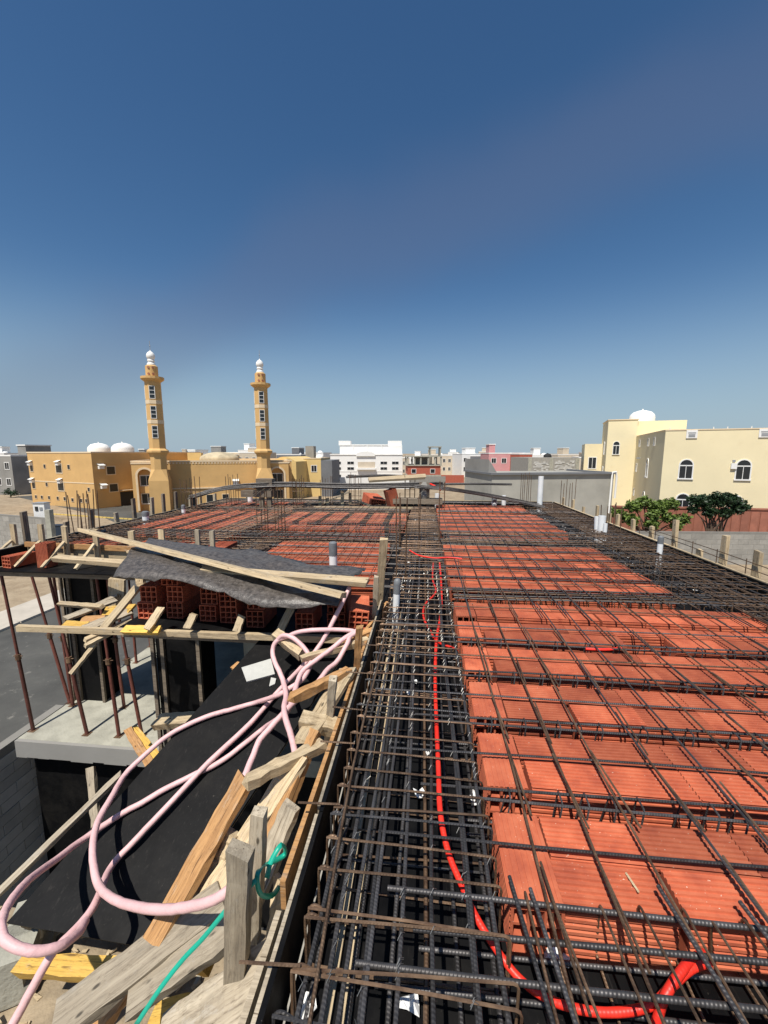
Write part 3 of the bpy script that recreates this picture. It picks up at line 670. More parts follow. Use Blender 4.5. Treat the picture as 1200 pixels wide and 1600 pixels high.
villa('white_villa', 470, 505, 170, 708, 'white_st', 'far white villa left of the large white villa', 3, 1, None)
villa('red_villa', 812, 832, 112, 710, 'redbrick', 'red brown roofed house right of the pink villa', 2, 1, None, False)

# more of the town, low on the skyline
_r = random.Random(21)
for (a, b, D, yt, mt, lb) in ((-30, 6, 150, 709, 'white_st', 'far white house at the left edge of the skyline'), (36, 60, 190, 709, 'beige', 'far beige house above the left end of the ochre roof'),
        (235, 262, 140, 713, 'white_st', 'far white house just right of the left minaret'), (276, 300, 200, 711, 'beige', 'far beige house behind the low white villa'),
        (372, 396, 190, 704, 'white_st', 'far white house between the dome and the right minaret'), (452, 474, 200, 713, 'beige', 'far beige house behind the arched house'),
        (660, 700, 230, 711, 'beige', 'far long beige house behind the unfinished frame'), (700, 716, 260, 707, 'white_st', 'far narrow white house near the cream villa row'),
        (748, 770, 220, 706, 'beige', 'far beige house behind the dark grey villa'), (832, 862, 160, 712, 'white_st', 'far white house above the bare block house'),
        (872, 912, 180, 711, 'beige', 'far beige house right above the bare block house'), (640, 662, 210, 713, 'white_st', 'far white house behind the left half of the frame')):
    villa('far_house', a, b, D, yt, mt, lb, 3, 1, (_r.uniform(.1, .4), _r.uniform(.5, .8), _r.uniform(1.5, 3)), _r.random() < .6)

# bare block house
B = Bld('block_house', 826, 72, 906, 72, 'bare grey block house with pale block panels behind the rendered building', depth=10)
h = hz(715, 72)-GZ; W = B.w
B.block('wall', 0, 0, 0, W, B.d, h, 'cblock')
for u in (0.0, .42, .93): B.block('pillar', W*u, -.08, 0, W*u+.6, 0, h-.02, 'concrete')
bl = MB().box(0, 0, 0, .39, .05, .19).mesh('block', M['aac'])
for (u0, u1, z0, z1) in ((.1, .38, h-3.2, h-.7), (.52, .9, h-2.6, h-.6)):
    z = z0
    while z < z1:
        x = W*u0+rs0.uniform(0, .4) if False else W*u0+random.uniform(0, .3)
        while x < W*u1:
            if random.random() < .6: put('block', bl, B.root, (x, -.05, z))
            x += .41
        z += .21
B.tank(W*.55, 4, h, .7, 'tyre'); 

# rendered grey building next door
B = Bld('rendered_building', 770, 24.5, 962, 25.5, 'plain grey rendered building with flat dark coping and small black opening', depth=5)
h = hz(742, 24.5)-GZ; W = B.w
B.block('wall', 0, 0, 0, W, B.d, h, 'render_lt')
B.block('coping', -.12, -.14, h, W+.1, .35, h+.12, 'greyst'); B.block('coping', -.12, .353, h, .2, B.d, h+.12, 'greyst'); B.block('coping', W-.15, .353, h, W+.1, B.d, h+.12, 'greyst')
B.part(MB().prism([(-.02, h+.12), (.5, h+.12), (.25, h+.5), (-.02, h+.9)], .5, B.d, 'y'), 'parapet_step', 'concrete_dk')
B.part(MB().box(W*.535, -.05, 4.35, W*.585, 0, 4.8), 'opening', 'dark'); B.part(MB().box(W*.55, -.06, 5.0, W*.565, 0, 5.12), 'vent', 'dark')
B.part(MB().tube([(W-.25, -.1, 3.6), (W-.2, -.1, h+.1), (W+.05, -.1, h+.14), (W+.12, -.1, h-.2), (W+.1, -.1, h-1.5)], .06, 8), 'drain_pipe', 'white_st', smooth=True)
B.block('band', 0.02, -.03, 3.1, W-.02, 0, 3.3, 'concrete')

# cream villa on the right
cL = GP(1037, 48); vp = math.atan2(870-600, 646.6); ang = vp
fr_dir = Vector((math.cos(-YAW*0)*1, 0, 0))
def cream():
    c0 = GP(1037, 46)
    ca = YAW-vp                     # facade turned towards the picture's left vanishing point
    root_rz = ca
    B = Bld.__new__(Bld); B.w = 26.0; B.d = 22.0; B.rz = root_rz; B.D = 46
    B.root = empty('cream_villa', c0, root_rz, 'large cream villa with arched windows and a white roof dome', 'villa')
    h = hz(673, 46)-GZ
    B.block('wall', 0, 0, 0, 26, 22, h, 'cream')
    m = MB(); m.box(-.05, -.05, h, 26, .2, h+.12); m.box(-.05, .2, h, .2, 17.9, h+.12); B.part(m, 'parapet', 'ochre_pale')
    # front windows: three columns, upper and lower rows, white roof vents
    for u in (2.2, 7.2, 12.0, 17.0):
        B.win('f', u, hz(745, 46)-GZ-.1, 1.15, 2.0, 'arch'); 
        B.win('f', u-.4 if u > 5 else u, hz(790, 46)-GZ-.6, 1.15, 2.0, 'arch')
    for u in (2.4, 8.6, 12.8):
        o = B.block('roof_vent', u-.5, -.1, h-.85, u+.5, -.0, h+.02, 'frame')
        B.block('vent_slat', u-.35, -.13, h-.3, u+.35, -.1, h-.22, 'metal', o); B.block('vent_slat', u-.3, -.13, h-.7, u+.3, -.1, h-.4, 'metal', o)
    B.part(MB().box(6.1, -.2, 7.0, 6.6, 0, 7.6), 'air_vent', 'frame'); B.part(MB().box(6.2, -.1, 7.7, 6.45, 0, 7.95), 'air_vent', 'metal')
    # left face
    B.win('l', 8.2, 5.6, 1.1, 2.3, 'arch'); B.win('l', 8.8, 1.6, 1.1, 2.0, 'arch')
    for u in (5.2, 8.8, 15.0): B.win('l', u, h-1.5, .8, .9, 'plain')
    B.win('l', 16, 6.0, .8, 1.1, 'plain'); B.win('l', 16.4, 2.4, .7, 1.0, 'plain')
    B.block('spout', -.5, 13.4, h-3.2, 0, 13.6, h-3.05, 'metal')
    # tower wing
    ht = hz(656, 63)-GZ
    t = B.block('tower', -3.9, 18.0, 0, -.003, 26, ht, 'cream'); B.block('tower_room', .0, 18.4, h+.0, 6.2, 25.0, ht-.2, 'cream')
    m = MB(); m.box(-4.0, 17.9, ht, .1, 26.1, ht+.12); B.part(m, 'tower_coping', 'ochre_pale')
    fm, pm = window_meshes('arch', .8, 1.9)
    for (x, y, z, rz) in ((-2.6, 18.0, h-2.6, 0), (-3.9, 21.2, h-2.6, -math.pi/2), (-3.9, 21.2, h-6.5, -math.pi/2)):
        o = put('window', fm, B.root, (x, y, z), (0, 0, rz)); put('pane', pm, o)
    B.block('rear_wing', -6.6, 24, 0, -3.903, 33, h-.9, 'cream'); 
    fm, pm = window_meshes('sash', 1.1, 1.8)
    o = put('window', fm, B.root, (-5.3, 24, h-5.0), (0, 0, 0)); put('pane', pm, o)
    B.tank(.9, 20.6, ht-.2, 1.75, 'white_st', 'roof_dome')
    for x in (0.4, 4.3, 5.5, 7.5, 10.5, 14): B.part(MB().tube([(x, .1, h+.12), (x, .1, h+.32)], .05, 6), 'roof_light', 'frame')
cream()
# garden walls below it
rw0, rw1 = GP(965, 40), GP(1330, 37)
# tiled wall: panels and pillars
root = empty('tiled_garden_wall', rw0, math.atan2((rw1-rw0).y, (rw1-rw0).x), 'red brown tiled garden wall in front of the cream villa', 'wall', 'garden walls')
L = (rw1-rw0).length; ht = hz(797, 38)-GZ
MB().box(0, 0, 0, L, .3, ht).build('core', M['brown_tile'], root); MB().box(-.05, -.08, ht, L, .38, ht+.14).build('coping', M['brown_tile'], root)
pm_ = MB().box(0, -.06, 0, .62, 0, ht*.62).mesh('tile_panel', M['brown_tile'])
i = 0
while i*.8 < L-1: put('tile_panel', pm_, root, (i*.8+.1, 0, ht*.32)); i += 1
MB().box(0, -.07, .1, L, 0, ht*.28).build('plinth', M['brown_tile'], root)
# grey block wall in courses
def block_wall(p, q, z1, label, mat='cblock', bl=.8, bh=.4, t=.2, grp='garden walls', z0=GZ, cat='wall', lim=300):
    d = q-p; root = empty('block_wall', (p.x, p.y, z0), math.atan2(d.y, d.x), label, cat, grp); L = d.length; Ht = z1-z0
    MB().box(0, .012, 0, L, t-.012, Ht-.012).build('mortar_core', M['mortar'], root)
    me = MB().box(.006, 0, .006, bl-.006, t, bh-.006).mesh('block', M[mat]); me2 = MB().box(.006, 0, .006, bl/2-.006, t, bh-.006).mesh('half_block', M[mat])
    r = 0; z = 0.0; c = 0
    while z+bh <= Ht+.01:
        x = 0.0
        if r % 2: put('block', me2, root, (0, random.uniform(-.004, .004), z)); x = bl/2
        while x+bl <= L+.01:
            if c < lim: put('block', me, root, (x, random.uniform(-.005, .005), z)); c += 1
            x += bl
        z += bh; r += 1
    return root
block_wall(GP(985, 31.5), GP(1300, 31), hz(832, 31), 'bare grey block wall below the tiled garden wall')
block_wall(GP(-20, 33), GP(58, 31), hz(806, 32), 'grey block yard wall at the left edge of the picture', grp='yard walls')
# yard corner with meter box
p = GP(56, 31); wall_run('yard_pillar', [GP(58, 31), GP(66, 31)], GZ, hz(797, 31), .4, 'concrete', 'concrete gate pillar at the end of the grey yard wall', 'pillar')
root = empty('meter_box', GP(55, 33), YAW, 'white electricity meter cabinet beside the grey yard wall', 'meter box')
zt = hz(786, 33)-GZ; MB().box(-.45, -.3, 0, .45, .3, zt).build('cabinet', M['frame'], root); MB().box(-.5, -.35, zt, .5, .35, zt+.06).build('lid', M['metal'], root); MB().box(-.28, -.34, zt-.6, -.05, -.30, zt-.25).build('meter_window', M['glass'], root); MB().box(.08, -.34, zt-.55, .3, -.3, zt-.3).build('label_plate', M['metal'], root)
root = empty('rubbish_bin', GP(76, 42), YAW+.2, 'dark blue rubbish bin by the road before the ochre building', 'bin')
MB().prism([(-.5, .15), (.5, .15), (.6, 1.2), (-.6, 1.2)], -.4, .4, 'y').build('body', M['bluebin'], root); MB().box(-.65, -.45, 1.2, .65, .45, 1.28).build('lid', M['bluebin'], root)
for x in (-.4, .4): MB().lathe([(.12, -.04), (.12, .04)], 10).build('wheel', M['tyre'], root, (x, -.4, .12), (math.pi/2, 0, 0))

# parked white car
def car(px, D, rz, label):
    root = empty('parked_car', GP(px, D, GZ+.02), rz, label, 'car')
    body = [(-2.3, .35), (2.3, .35), (2.35, .7), (2.2, .95), (1.25, 1.05), (.65, 1.62), (.2, 1.75), (-1.6, 1.75), (-2.15, 1.15), (-2.35, .9)]
    MB().prism(body, -.9, .9, 'y').build('body', M['carpaint'], root)
    for (a, b, c, d) in ((.28, 1.0, .75, .62), (-.9, .1, 1.0, 1.0), (-1.85, -1.0, 1.0, 1.0)):
        for s in (-1, 1): MB().prism([(a, 1.1), (b, 1.1), (b-.25 if b > .9 else b, 1.58), (a, 1.6)], s*.9, s*.915, 'y').build('side_window', M['glass'], root)
    MB().quad((1.24, -.75, 1.1), (1.24, .75, 1.1), (.72, .7, 1.6), (.72, -.7, 1.6)).build('windscreen', M['glass'], root, (.02, 0, .02))
    MB().quad((-2.2, .75, 1.18), (-2.2, -.75, 1.18), (-1.72, -.7, 1.66), (-1.72, .7, 1.66)).build('rear_window', M['glass'], root, (-.03, 0, .02))
    for x in (-1.45, 1.45):
        for s in (-1, 1):
            w = MB().lathe([(.34, -.1), (.34, .1)], 16).build('wheel', M['tyre'], root, (x, s*.85, .34), (math.pi/2, 0, 0)); MB().lathe([(.2, -.11), (.2, .11)], 12).build('rim', M['metal'], w)
    for s in (-.65, .65): MB().box(2.3, s-.18, .65, 2.38, s+.18, .82).build('headlight', M['frame'], root); MB().box(-2.4, s-.15, .75, -2.32, s+.15, .95).build('tail_light', M['red'], root)
car(484, 47, math.radians(-60), 'white car parked beyond the far slab edge beside the mosque')

# trees
def leafy(name, base, blobs, mat, label, seed, n=1500, size=.2, trunks=((0, 0),)):
    r = random.Random(seed); root = empty(name, base, 0, label, 'tree', None)
    tr = MB(); top = max(b[2] for b in blobs)
    for (tx, ty) in trunks:
        for b in blobs:
            pts = [(tx, ty, -.05), (tx+b[0]*.15, ty+b[1]*.15, b[2]*.45), (b[0]*.6, b[1]*.6, b[2]*.8), (b[0], b[1], b[2])]
            tr.tube(catmull(pts, 3), .06, 5, rr=[.09*(1-i/10)+.012 for i in range(10)])
    tr.build('trunk', M['bark'], root, smooth=True)
    m = MB()
    for b in blobs:
        R = b[3]; k = int(n*R*R)
        for i in range(k):
            d = Vector((r.gauss(0, 1), r.gauss(0, 1), r.gauss(0, 1))).normalized(); q = R*(r.random()**.45)*(.82+.36*math.sin(d.x*5+seed)*math.cos(d.y*4+d.z*5))
            c = Vector((b[0], b[1], b[2]))+Vector((d.x*q, d.y*q, d.z*q*.8))
            u = Vector((r.uniform(-1, 1), r.uniform(-1, 1), r.uniform(-.6, .6))).normalized(); v = u.orthogonal().normalized(); v = Matrix.Rotation(r.uniform(0, 6.3), 3, u) @ v
            s = size*r.uniform(.6, 1.3)
            m.quad(c-u*s, c-v*s*.45, c+u*s, c+v*s*.45)
    m.build('crown', M[mat], root)
    return root
p = GP(1020, 36); top = hz(775, 36)-GZ
leafy('garden_tree', p, [(-1.2, 0, top-.9, .8), (-.2, .3, top-.6, .8), (.9, 0, top-1.0, .9), (2.0, .2, top-.7, .8), (.3, -.4, top-1.6, .7), (-2.2, .1, top-1.7, .7), (2.9, -.2, top-2.0, .7), (1.6, -.3, top-1.9, .7), (-1.4, -.2, top-2.1, .75), (.2, -.5, top-2.4, .7), (2.3, -.3, top-2.6, .6), (-3.0, .1, top-1.5, .55)], 'leaf_l', 'light green spreading garden tree in front of the tiled wall', 5, 1500, .15, ((0, 0), (.4, .2)))
p = GP(1130, 35.6); top = hz(770, 36)-GZ
leafy('garden_tree', p, [(-1.7, 0, top-.7, .75), (-.8, .2, top-.8, .85), (.2, 0, top-.55, .85), (1.1, .1, top-.6, .8), (1.8, 0, top-1.2, .8), (-.6, -.1, top-1.6, .7), (.7, -.2, top-1.7, .6), (-1.9, 0, top-1.5, .5)], 'leaf_d', 'dense dark green garden tree in front of the cream villa', 9, 2200, .14, ((-.3, 0), (.5, .1)))
p = GP(1000, 33.2); top = hz(832, 33)-GZ
leafy('bare_shrub', p, [(-.6, 0, top-.5, .5), (.6, .1, top-.4, .5), (1.6, 0, top-.6, .45)], 'leaf_l', 'thin straggly shrub below the light green tree', 12, 90, .09, ((0, 0), (.8, 0)))
p = GP(8, 80); leafy('garden_shrub', p, [(-.5, 0, 1.1, 1.0), (.7, .1, .9, .9)], 'leaf_d', 'small green shrub by the grey villa at the left edge', 15, 250, .16)
# ================================================================== the roof slab being made ready for concrete
BED = -0.22
rs = random.Random(11)
# ---- formwork
form = empty('slab_formwork', (0, 0, BED), 0, 'black plywood slab formwork edged with boards and timber stakes', 'formwork')
def fchild(mb, name, mat, smooth=False):
    o = mb.build(name, mat, form, smooth=smooth); o.matrix_parent_inverse = Matrix.Translation((0, 0, -BED)); return o
def panel_grid(x0, x1, y0, y1, px=2.44, py=1.22):
    nx = max(1, math.ceil((x1-x0)/px)); ny = max(1, math.ceil((y1-y0)/py))
    for i in range(nx):
        for j in range(ny):
            a, b = x0+(x1-x0)*i/nx, x0+(x1-x0)*(i+1)/nx; c, d = y0+(y1-y0)*j/ny, y0+(y1-y0)*(j+1)/ny
            dz = rs.uniform(-0.003, 0.0)
            fchild(MB().box(a+0.002, c+0.002, BED-0.02+dz, b-0.002, d-0.002, BED+dz), 'plywood_panel', M['film'])
panel_grid(-0.44, 4.2, 0.25, 14.0)
panel_grid(-7.0, -0.446, 5.95, 14.0)
panel_grid(-3.3, -0.446, 3.82, 5.944)
panel_grid(-7.0, -3.306, 5.72, 5.944, 2.44, 1)
# joists under the visible front edges
for (x0, x1, y) in ((-3.3, -0.5, 3.95), (-3.3, -0.5, 4.9), (-7.0, -3.4, 5.85), (-7.0, -3.4, 6.9), (-7.0, -3.4, 8.2)):
    fchild(MB().box(x0, y, BED-0.13, x1, y+0.07, BED-0.024), 'joist', M['wood_dark'])
def edge_board(x0, y0, x1, y1, t=0.02, top=0.05, bot=None, mat='film', name='edge_board'):
    a = Vector((x0, y0, 0)); b = Vector((x1, y1, 0)); d = (b-a); n = Vector((-d.y, d.x, 0)).normalized()*t
    bot = BED if bot is None else bot
    m = MB(); k = max(2, int(d.length/0.6)); 
    for i in range(k):
        p = a+d*(i/k); q = a+d*((i+1)/k); w0 = rs.uniform(-.004, .004); 
        m.box(0, 0, 0, 0, 0, 0); b8 = len(m.v)-8
        for j, (pp, nn, zz) in enumerate(((p, 0, bot), (q, 0, bot), (q, 1, bot), (p, 1, bot), (p, 0, top), (q, 0, top), (q, 1, top), (p, 1, top))):
            r = pp+n*nn; m.v[b8+j] = (r.x, r.y, zz)
    return fchild(m, name, M[mat])
# right edge
for y0, y1 in ((0.3, 2.7), (2.7, 5.1), (5.1, 7.5), (7.5, 9.9), (9.9, 12.3), (12.3, 14.0)):
    edge_board(4.21, y0+.003, 4.21, y1-.003, -0.02, 0.045)
    edge_board(4.235, y0+.003, 4.235, y1-.003, -0.045, 0.055, -0.05, 'wood', 'edge_batten')
# left and far edge
for y0, y1 in ((5.8, 8.2), (8.2, 10.6), (10.6, 14.0)):
    edge_board(-7.02, y0, -7.02, y1-.004, 0.02, 0.05); edge_board(-7.045, y0, -7.045, y1-.004, 0.045, 0.06, -0.04, 'wood_grey', 'edge_batten')
for x0, x1 in ((-7.0, -4.0), (-4.0, -1.0), (-1.0, 1.6), (1.6, 4.2)):
    edge_board(x0, 14.01, x1-.004, 14.01, 0.02, 0.045); edge_board(x0, 14.04, x1-.004, 14.04, 0.045, 0.055, -0.05, 'wood', 'edge_batten')
# left side of the main beam, beside the stair opening: black board, pale batten, orange board
for y0, y1 in ((0.25, 1.62), (1.62, 2.9), (2.9, 4.35)):
    edge_board(-0.445, y0, -0.445, y1-.004, 0.018, 0.035+rs.uniform(-.01, .01))
    edge_board(-0.465, y0+rs.uniform(0, .05), -0.465, y1-.01, 0.014, 0.028+rs.uniform(-.01, .01), -0.10, 'wood_grey')
edge_board(-0.53, 1.35, -0.505, 3.6, 0.022, -0.03, -0.16, 'wood_orange', 'side_board')
edge_board(-0.535, 0.4, -0.53, 1.3, 0.022, -0.10, -0.2, 'wood_grey', 'side_board')
edge_board(-0.56, 3.55, -0.40, 4.45, 0.03, -0.02, -0.12, 'wood_orange', 'side_board')
# board along the front of the left wing
edge_board(-7.0, 6.42, -3.9, 6.2, 0.05, 0.02, BED, 'wood', 'edge_board')
edge_board(-7.0, 6.37, -3.9, 6.15, 0.04, 0.105, 0.02, 'wood_orange', 'edge_board')
def stake(x, y, z0, z1, w=0.09, t=0.045, mat='wood_grey', lean=(0, 0), rz=0.0):
    m = MB(); n = 5; b = 0
    for i in range(n+1):
        k = i/n; z = z0+(z1-z0)*k; ox = x+lean[0]*k; oy = y+lean[1]*k
        ww = w*(1+rs.uniform(-.05, .05)); tt = t*(1+rs.uniform(-.06, .06))
        for sx, sy in ((-1, -1), (1, -1), (1, 1), (-1, 1)):
            dx, dy = sx*ww/2, sy*tt/2; c, s = math.cos(rz), math.sin(rz)
            m.v.append((ox+dx*c-dy*s, oy+dx*s+dy*c, z+(rs.uniform(-.012, .012) if i == n else 0)))
    for i in range(n):
        for k in range(4): m.face([i*4+k, i*4+(k+1) % 4, i*4+4+(k+1) % 4, i*4+4+k])
    m.face([3, 2, 1, 0]); m.face([n*4+k for k in range(4)])
    # local frame with X up so that the grain runs along the timber
    o = m.build('stake', M[mat], form); o.matrix_parent_inverse = Matrix.Translation((0, 0, -BED))
    me = o.data; R = Matrix.Translation((x, y, z0)) @ Matrix(((0, 0, -1, 0), (0, 1, 0, 0), (1, 0, 0, 0), (0, 0, 0, 1)))
    me.transform(R.inverted()); o.matrix_basis = R
    return o
# right edge stakes (read off the photograph along the edge line)
for (px, yb, yt) in ((963, 829, 803), (988, 839, 811), (1017, 849, 822), (1053, 862, 811), (1091, 877, 858), (1127, 892, 835), (1179, 909, 860)):
    b = PX(px, yb, 4.31); t = PX(px, yt, 4.31); stake(4.31, b.y, -0.3, max(.12, t.z), 0.05, 0.10, rs.choice(['wood', 'wood_grey']), (rs.uniform(-.02, .02), 0))
for y, h in ((10.0, .25), (10.7, .35), (11.6, .2), (12.4, .3), (13.3, .28)): stake(4.31, y, -0.3, h, 0.05, 0.09, 'wood')
# left edge stakes
for (y, h, mt) in ((6.55, .62, 'wood_dark'), (7.35, .3, 'wood_dark'), (8.0, .45, 'wood_dark'), (8.75, .28, 'wood_grey'), (9.3, .55, 'wood_dark'), (9.95, .5, 'wood_grey'), (10.45, .55, 'wood_dark'), (11.0, .55, 'wood_dark'), (11.7, .3, 'wood_grey'), (12.3, .35, 'wood'), (13.2, .3, 'wood_grey')):
    stake(-7.12, y, -0.35, h, 0.05, 0.1, mt, (rs.uniform(-.03, .03), rs.uniform(-.03, .03)))
# stakes along the front board of the left wing, each with a brace
def fplank(a, b, w, t, mat, name): 
    o = plank_obj(name, a, b, w, t, M[mat]); o.parent = form; o.matrix_parent_inverse = Matrix.Translation((0, 0, -BED)); return o
def plank_obj(name, a, b, w, t, mat, up=(0, 0, 1), bow=0.0, seg=6, rough=0.0025, taper=0.0):
    a = Vector(a); b = Vector(b); d = b-a; L = d.length; X = d.normalized(); up = Vector(up)
    Yv = up.cross(X); Yv = Yv.normalized() if Yv.length > 1e-4 else X.orthogonal().normalized(); Zv = X.cross(Yv)
    m = MB(); r = random.Random(hash((round(a.x, 3), round(b.y, 3), round(w, 3))) & 0xffff)
    for i in range(seg+1):
        k = i/seg; x = L*k; bz = -bow*4*k*(1-k); e = 1.0-taper*k
        for sy, sz in ((-1, -1), (1, -1), (1, 1), (-1, 1)):
            m.v.append((x+(r.uniform(-.012, .012)*(1+w*8) if i in (0, seg) else 0), sy*w/2*e+r.uniform(-rough, rough), sz*t/2+bz+r.uniform(-rough, rough)))
    for i in range(seg):
        for k in range(4): m.face([i*4+k, i*4+(k+1) % 4, i*4+4+(k+1) % 4, i*4+4+k])
    m.face([3, 2, 1, 0]); m.face([seg*4+k for k in range(4)])
    me = m.mesh(name, mat); o = bpy.data.objects.new(name, me)
    o.matrix_world = Matrix.Translation(a) @ Matrix((X, Yv, Zv)).transposed().to_4x4()
    COL.objects.link(o); return o
for i, (px, yt, yb) in enumerate(((25, 818, 862), (68, 819, 866), (105, 821, 870), (153, 826, 872))):
    y = 6.38-0.045*i; t = PY(px, yt, y); stake(t.x, y-0.06, BED, t.z, 0.085, 0.045, 'wood')
    bt = Vector((t.x, y-0.1, 0.16)); bb = Vector((t.x-0.12, 5.86, BED+0.03)); fplank(bt, bb, 0.07, 0.03, 'wood', 'brace')
for (px, yt, y) in ((205, 829, 6.3), (252, 828, 6.35), (308, 828, 6.2), (331, 829, 6.15)):
    t = PY(px, yt, y); stake(t.x, y, BED, t.z, 0.1 if px < 300 else 0.07, 0.045, 'wood' if px < 300 else 'wood_grey')

# ---- hollow clay blocks
def grooved_block(L=0.398, W=0.192, Hh=0.20, ng=8, gd=0.008, holes=False):
    """extruded block: fine keying grooves on top and sides; local X along the extrusion, origin at the base centre"""
    prof = []
    def run(p, q, nx, nz):
        n = ng
        for i in range(n):
            t0, t1 = i/n, (i+1)/n
            for t, off in ((t0+0.06/n, 0), (t0+0.52/n, 0), (t0+0.60/n, 1), (t1-0.04/n, 1)):
                prof.append((p[0]+(q[0]-p[0])*t-nx*gd*off, p[1]+(q[1]-p[1])*t-nz*gd*off))
    h = W/2
    run((-h, 0), (-h, Hh), -1, 0); run((-h, Hh), (h, Hh), 0, 1); run((h, Hh), (h, 0), 1, 0)
    prof.append((h, 0.0)); prof.insert(0, (-h, 0.0))
    m = MB(); n = len(prof); b = 0
    for x in (-L/2, L/2):
        for (y, z) in prof: m.v.append((x, y, z))
    for i in range(n):
        j = (i+1) % n; m.face([i, j, n+j, n+i])
    if not holes:
        m.face(list(range(n))); m.face([n+i for i in reversed(range(n))])
    return m
def hollow_block(L=0.398, W=0.192, Hh=0.20, nx=3, nz=3, t=0.011):
    m = MB(); h = W/2; g = 0.003
    ys = []; zs = []
    cw = (W-t*(nx+1))/nx; ch = (Hh-t*(nz+1))/nz
    for i in range(nx+1): ys += [-h+i*(cw+t), -h+i*(cw+t)+t]
    for i in range(nz+1): zs += [i*(ch+t), i*(ch+t)+t]
    for x in (-L/2, L/2):
        for i in range(len(ys)-1):
            for j in range(len(zs)-1):
                if i % 2 == 1 and j % 2 == 1: continue
                m.quad((x, ys[i], zs[j]), (x, ys[i+1], zs[j]), (x, ys[i+1], zs[j+1]), (x, ys[i], zs[j+1]))
    for i in range(1, len(ys)-1, 2):
        for j in range(1, len(zs)-1, 2):
            a, b, c, d = (ys[i], zs[j]), (ys[i+1], zs[j]), (ys[i+1], zs[j+1]), (ys[i], zs[j+1])
            for p, q in ((a, b), (b, c), (c, d), (d, a)):
                m.quad((-L/2, *p), (L/2, *p), (L/2, *q), (-L/2, *q))
    # outer skin with shallow ribs
    def skin(p, q, n, no):
        for i in range(n):
            for (t0, t1, off) in ((i/n, (i+.62)/n, 0), ((i+.62)/n, (i+1)/n, 1)):
                P = [(p[0]+(q[0]-p[0])*t+no[0]*g*(1-off), p[1]+(q[1]-p[1])*t+no[1]*g*(1-off)) for t in (t0, t1)]
                m.quad((-L/2, *P[0]), (L/2, *P[0]), (L/2, *P[1]), (-L/2, *P[1]))
                B = [(p[0]+(q[0]-p[0])*t1, p[1]+(q[1]-p[1])*t1), (p[0]+(q[0]-p[0])*t1+no[0]*g, p[1]+(q[1]-p[1])*t1+no[1]*g)]
                m.quad((-L/2, *B[0]), (L/2, *B[0]), (L/2, *B[1]), (-L/2, *B[1]))
    skin((-h, 0), (-h, Hh), 8, (-1, 0)); skin((-h, Hh), (h, Hh), 8, (0, 1)); skin((h, 0), (h, Hh), 8, (1, 0)); skin((-h, 0), (h, 0), 1, (0, -1))
    return m
BLK = grooved_block(Hh=0.218).mesh('hollow_block', M['clay'])
BLKH = hollow_block(Hh=0.215).mesh('hollow_block_open', M['clay'])
slab = empty('hollow_block_slab', (0, 0, BED), 0, 'rows of red hollow clay blocks laid across the roof formwork', 'block slab')
blocks = []      # (x, y, turned, open, dz)
def rows_x(x0, x1, fronts, end_left=True, end_right=False, w=0.388, skip=()):
    for ri, y in enumerate(fronts):
        xx = x0
        if end_left:
            blocks.append((xx+0.097, y+w/2, True, True)); xx += 0.202
        n = int((x1-xx)/0.403)
        for i in range(n):
            for k in (0, 1):
                if (ri, i, k) in skip: continue
                blocks.append((xx+0.2+0.403*i+(0.0 if k else rs.uniform(-.012, .03)), y+0.097+0.196*k, False, False))
def rows_y(y0, y1, lefts):
    for x in lefts:
        n = int((y1-y0)/0.403)
        for i in range(n):
            for k in (0, 1):
                blocks.append((x+0.097+0.196*k, y0+0.2+0.403*i, True, i == 0))
near_f = [1.335+0.551*i for i in range(5)]
rows_x(0.335, 3.65, near_f, skip={(4, 3, 0)})
rows_x(0.335, 3.65, [4.06], True, False)
mid_f = [4.93+0.515*i for i in range(5)]
rows_x(0.335, 3.15, mid_f)
far_f = [8.72+0.53*i for i in range(5)]
rows_x(0.335, 3.2, far_f); rows_x(0.335, 3.3, [11.75, 12.28, 12.8])
rows_x(-2.65, -0.5, mid_f, False)
rows_x(-3.7, -0.55, [8.75], False)
rows_y(9.55, 11.5, [-3.6+0.55*i for i in range(6)])
rows_y(11.9, 13.6, [-6.6+0.55*i for i in range(5)])
rows_y(8.35, 11.5, [-6.55+0.55*i for i in range(5)])
rows_y(6.45, 7.35, [-6.6, -6.0, -5.3, -4.6, -3.9])
blocks.sort(key=lambda b: math.hypot(b[0]-0.8, b[1]))
rest = MB()
for i, (x, y, turned, op) in enumerate(blocks):
    if i < 300:
        o = put('hollow_block', BLKH if op else BLK, slab, (x, y, rs.uniform(0.001, 0.005)), (rs.uniform(-.006, .006), rs.uniform(-.006, .006), (math.pi/2 if turned else 0)+rs.uniform(-.012, .012)))
    else:
        hx, hy = (0.096, 0.198) if turned else (0.198, 0.096)
        rest.box(x-hx, y-hy, 0.002, x+hx, y+hy, 0.218+rs.uniform(0, .004))
if rest.v: tag(rest.build('hollow_blocks', M['clay'], slab), kind='stuff')

# ---- reinforcement
def bar_pts(p, q, bend=0.006, seg=None):
    p = Vector(p); q = Vector(q); L = (q-p).length; seg = seg or max(2, min(14, int(L/0.35)))
    d = (q-p).normalized(); s = d.cross(Vector((0, 0, 1))); s = s.normalized() if s.length > .01 else Vector((1, 0, 0)); u = s.cross(d)
    a, b = rs.uniform(0, 6.3), rs.uniform(0, 6.3); out = []
    for i in range(seg+1):
        k = i/seg; out.append(p+(q-p)*k+s*(bend*math.sin(a+k*L*2.1))+u*(bend*0.5*math.sin(b+k*L*1.7)))
    return out
def bar(parent, p, q, r, mat, n=6, bend=0.006, name='rebar'):
    p = Vector(p); pts = [v-p for v in bar_pts(p, q, bend)]
    o = MB().tube(pts, r, n).build(name, M[mat], parent, p-Vector(parent.location), smooth=True); return o

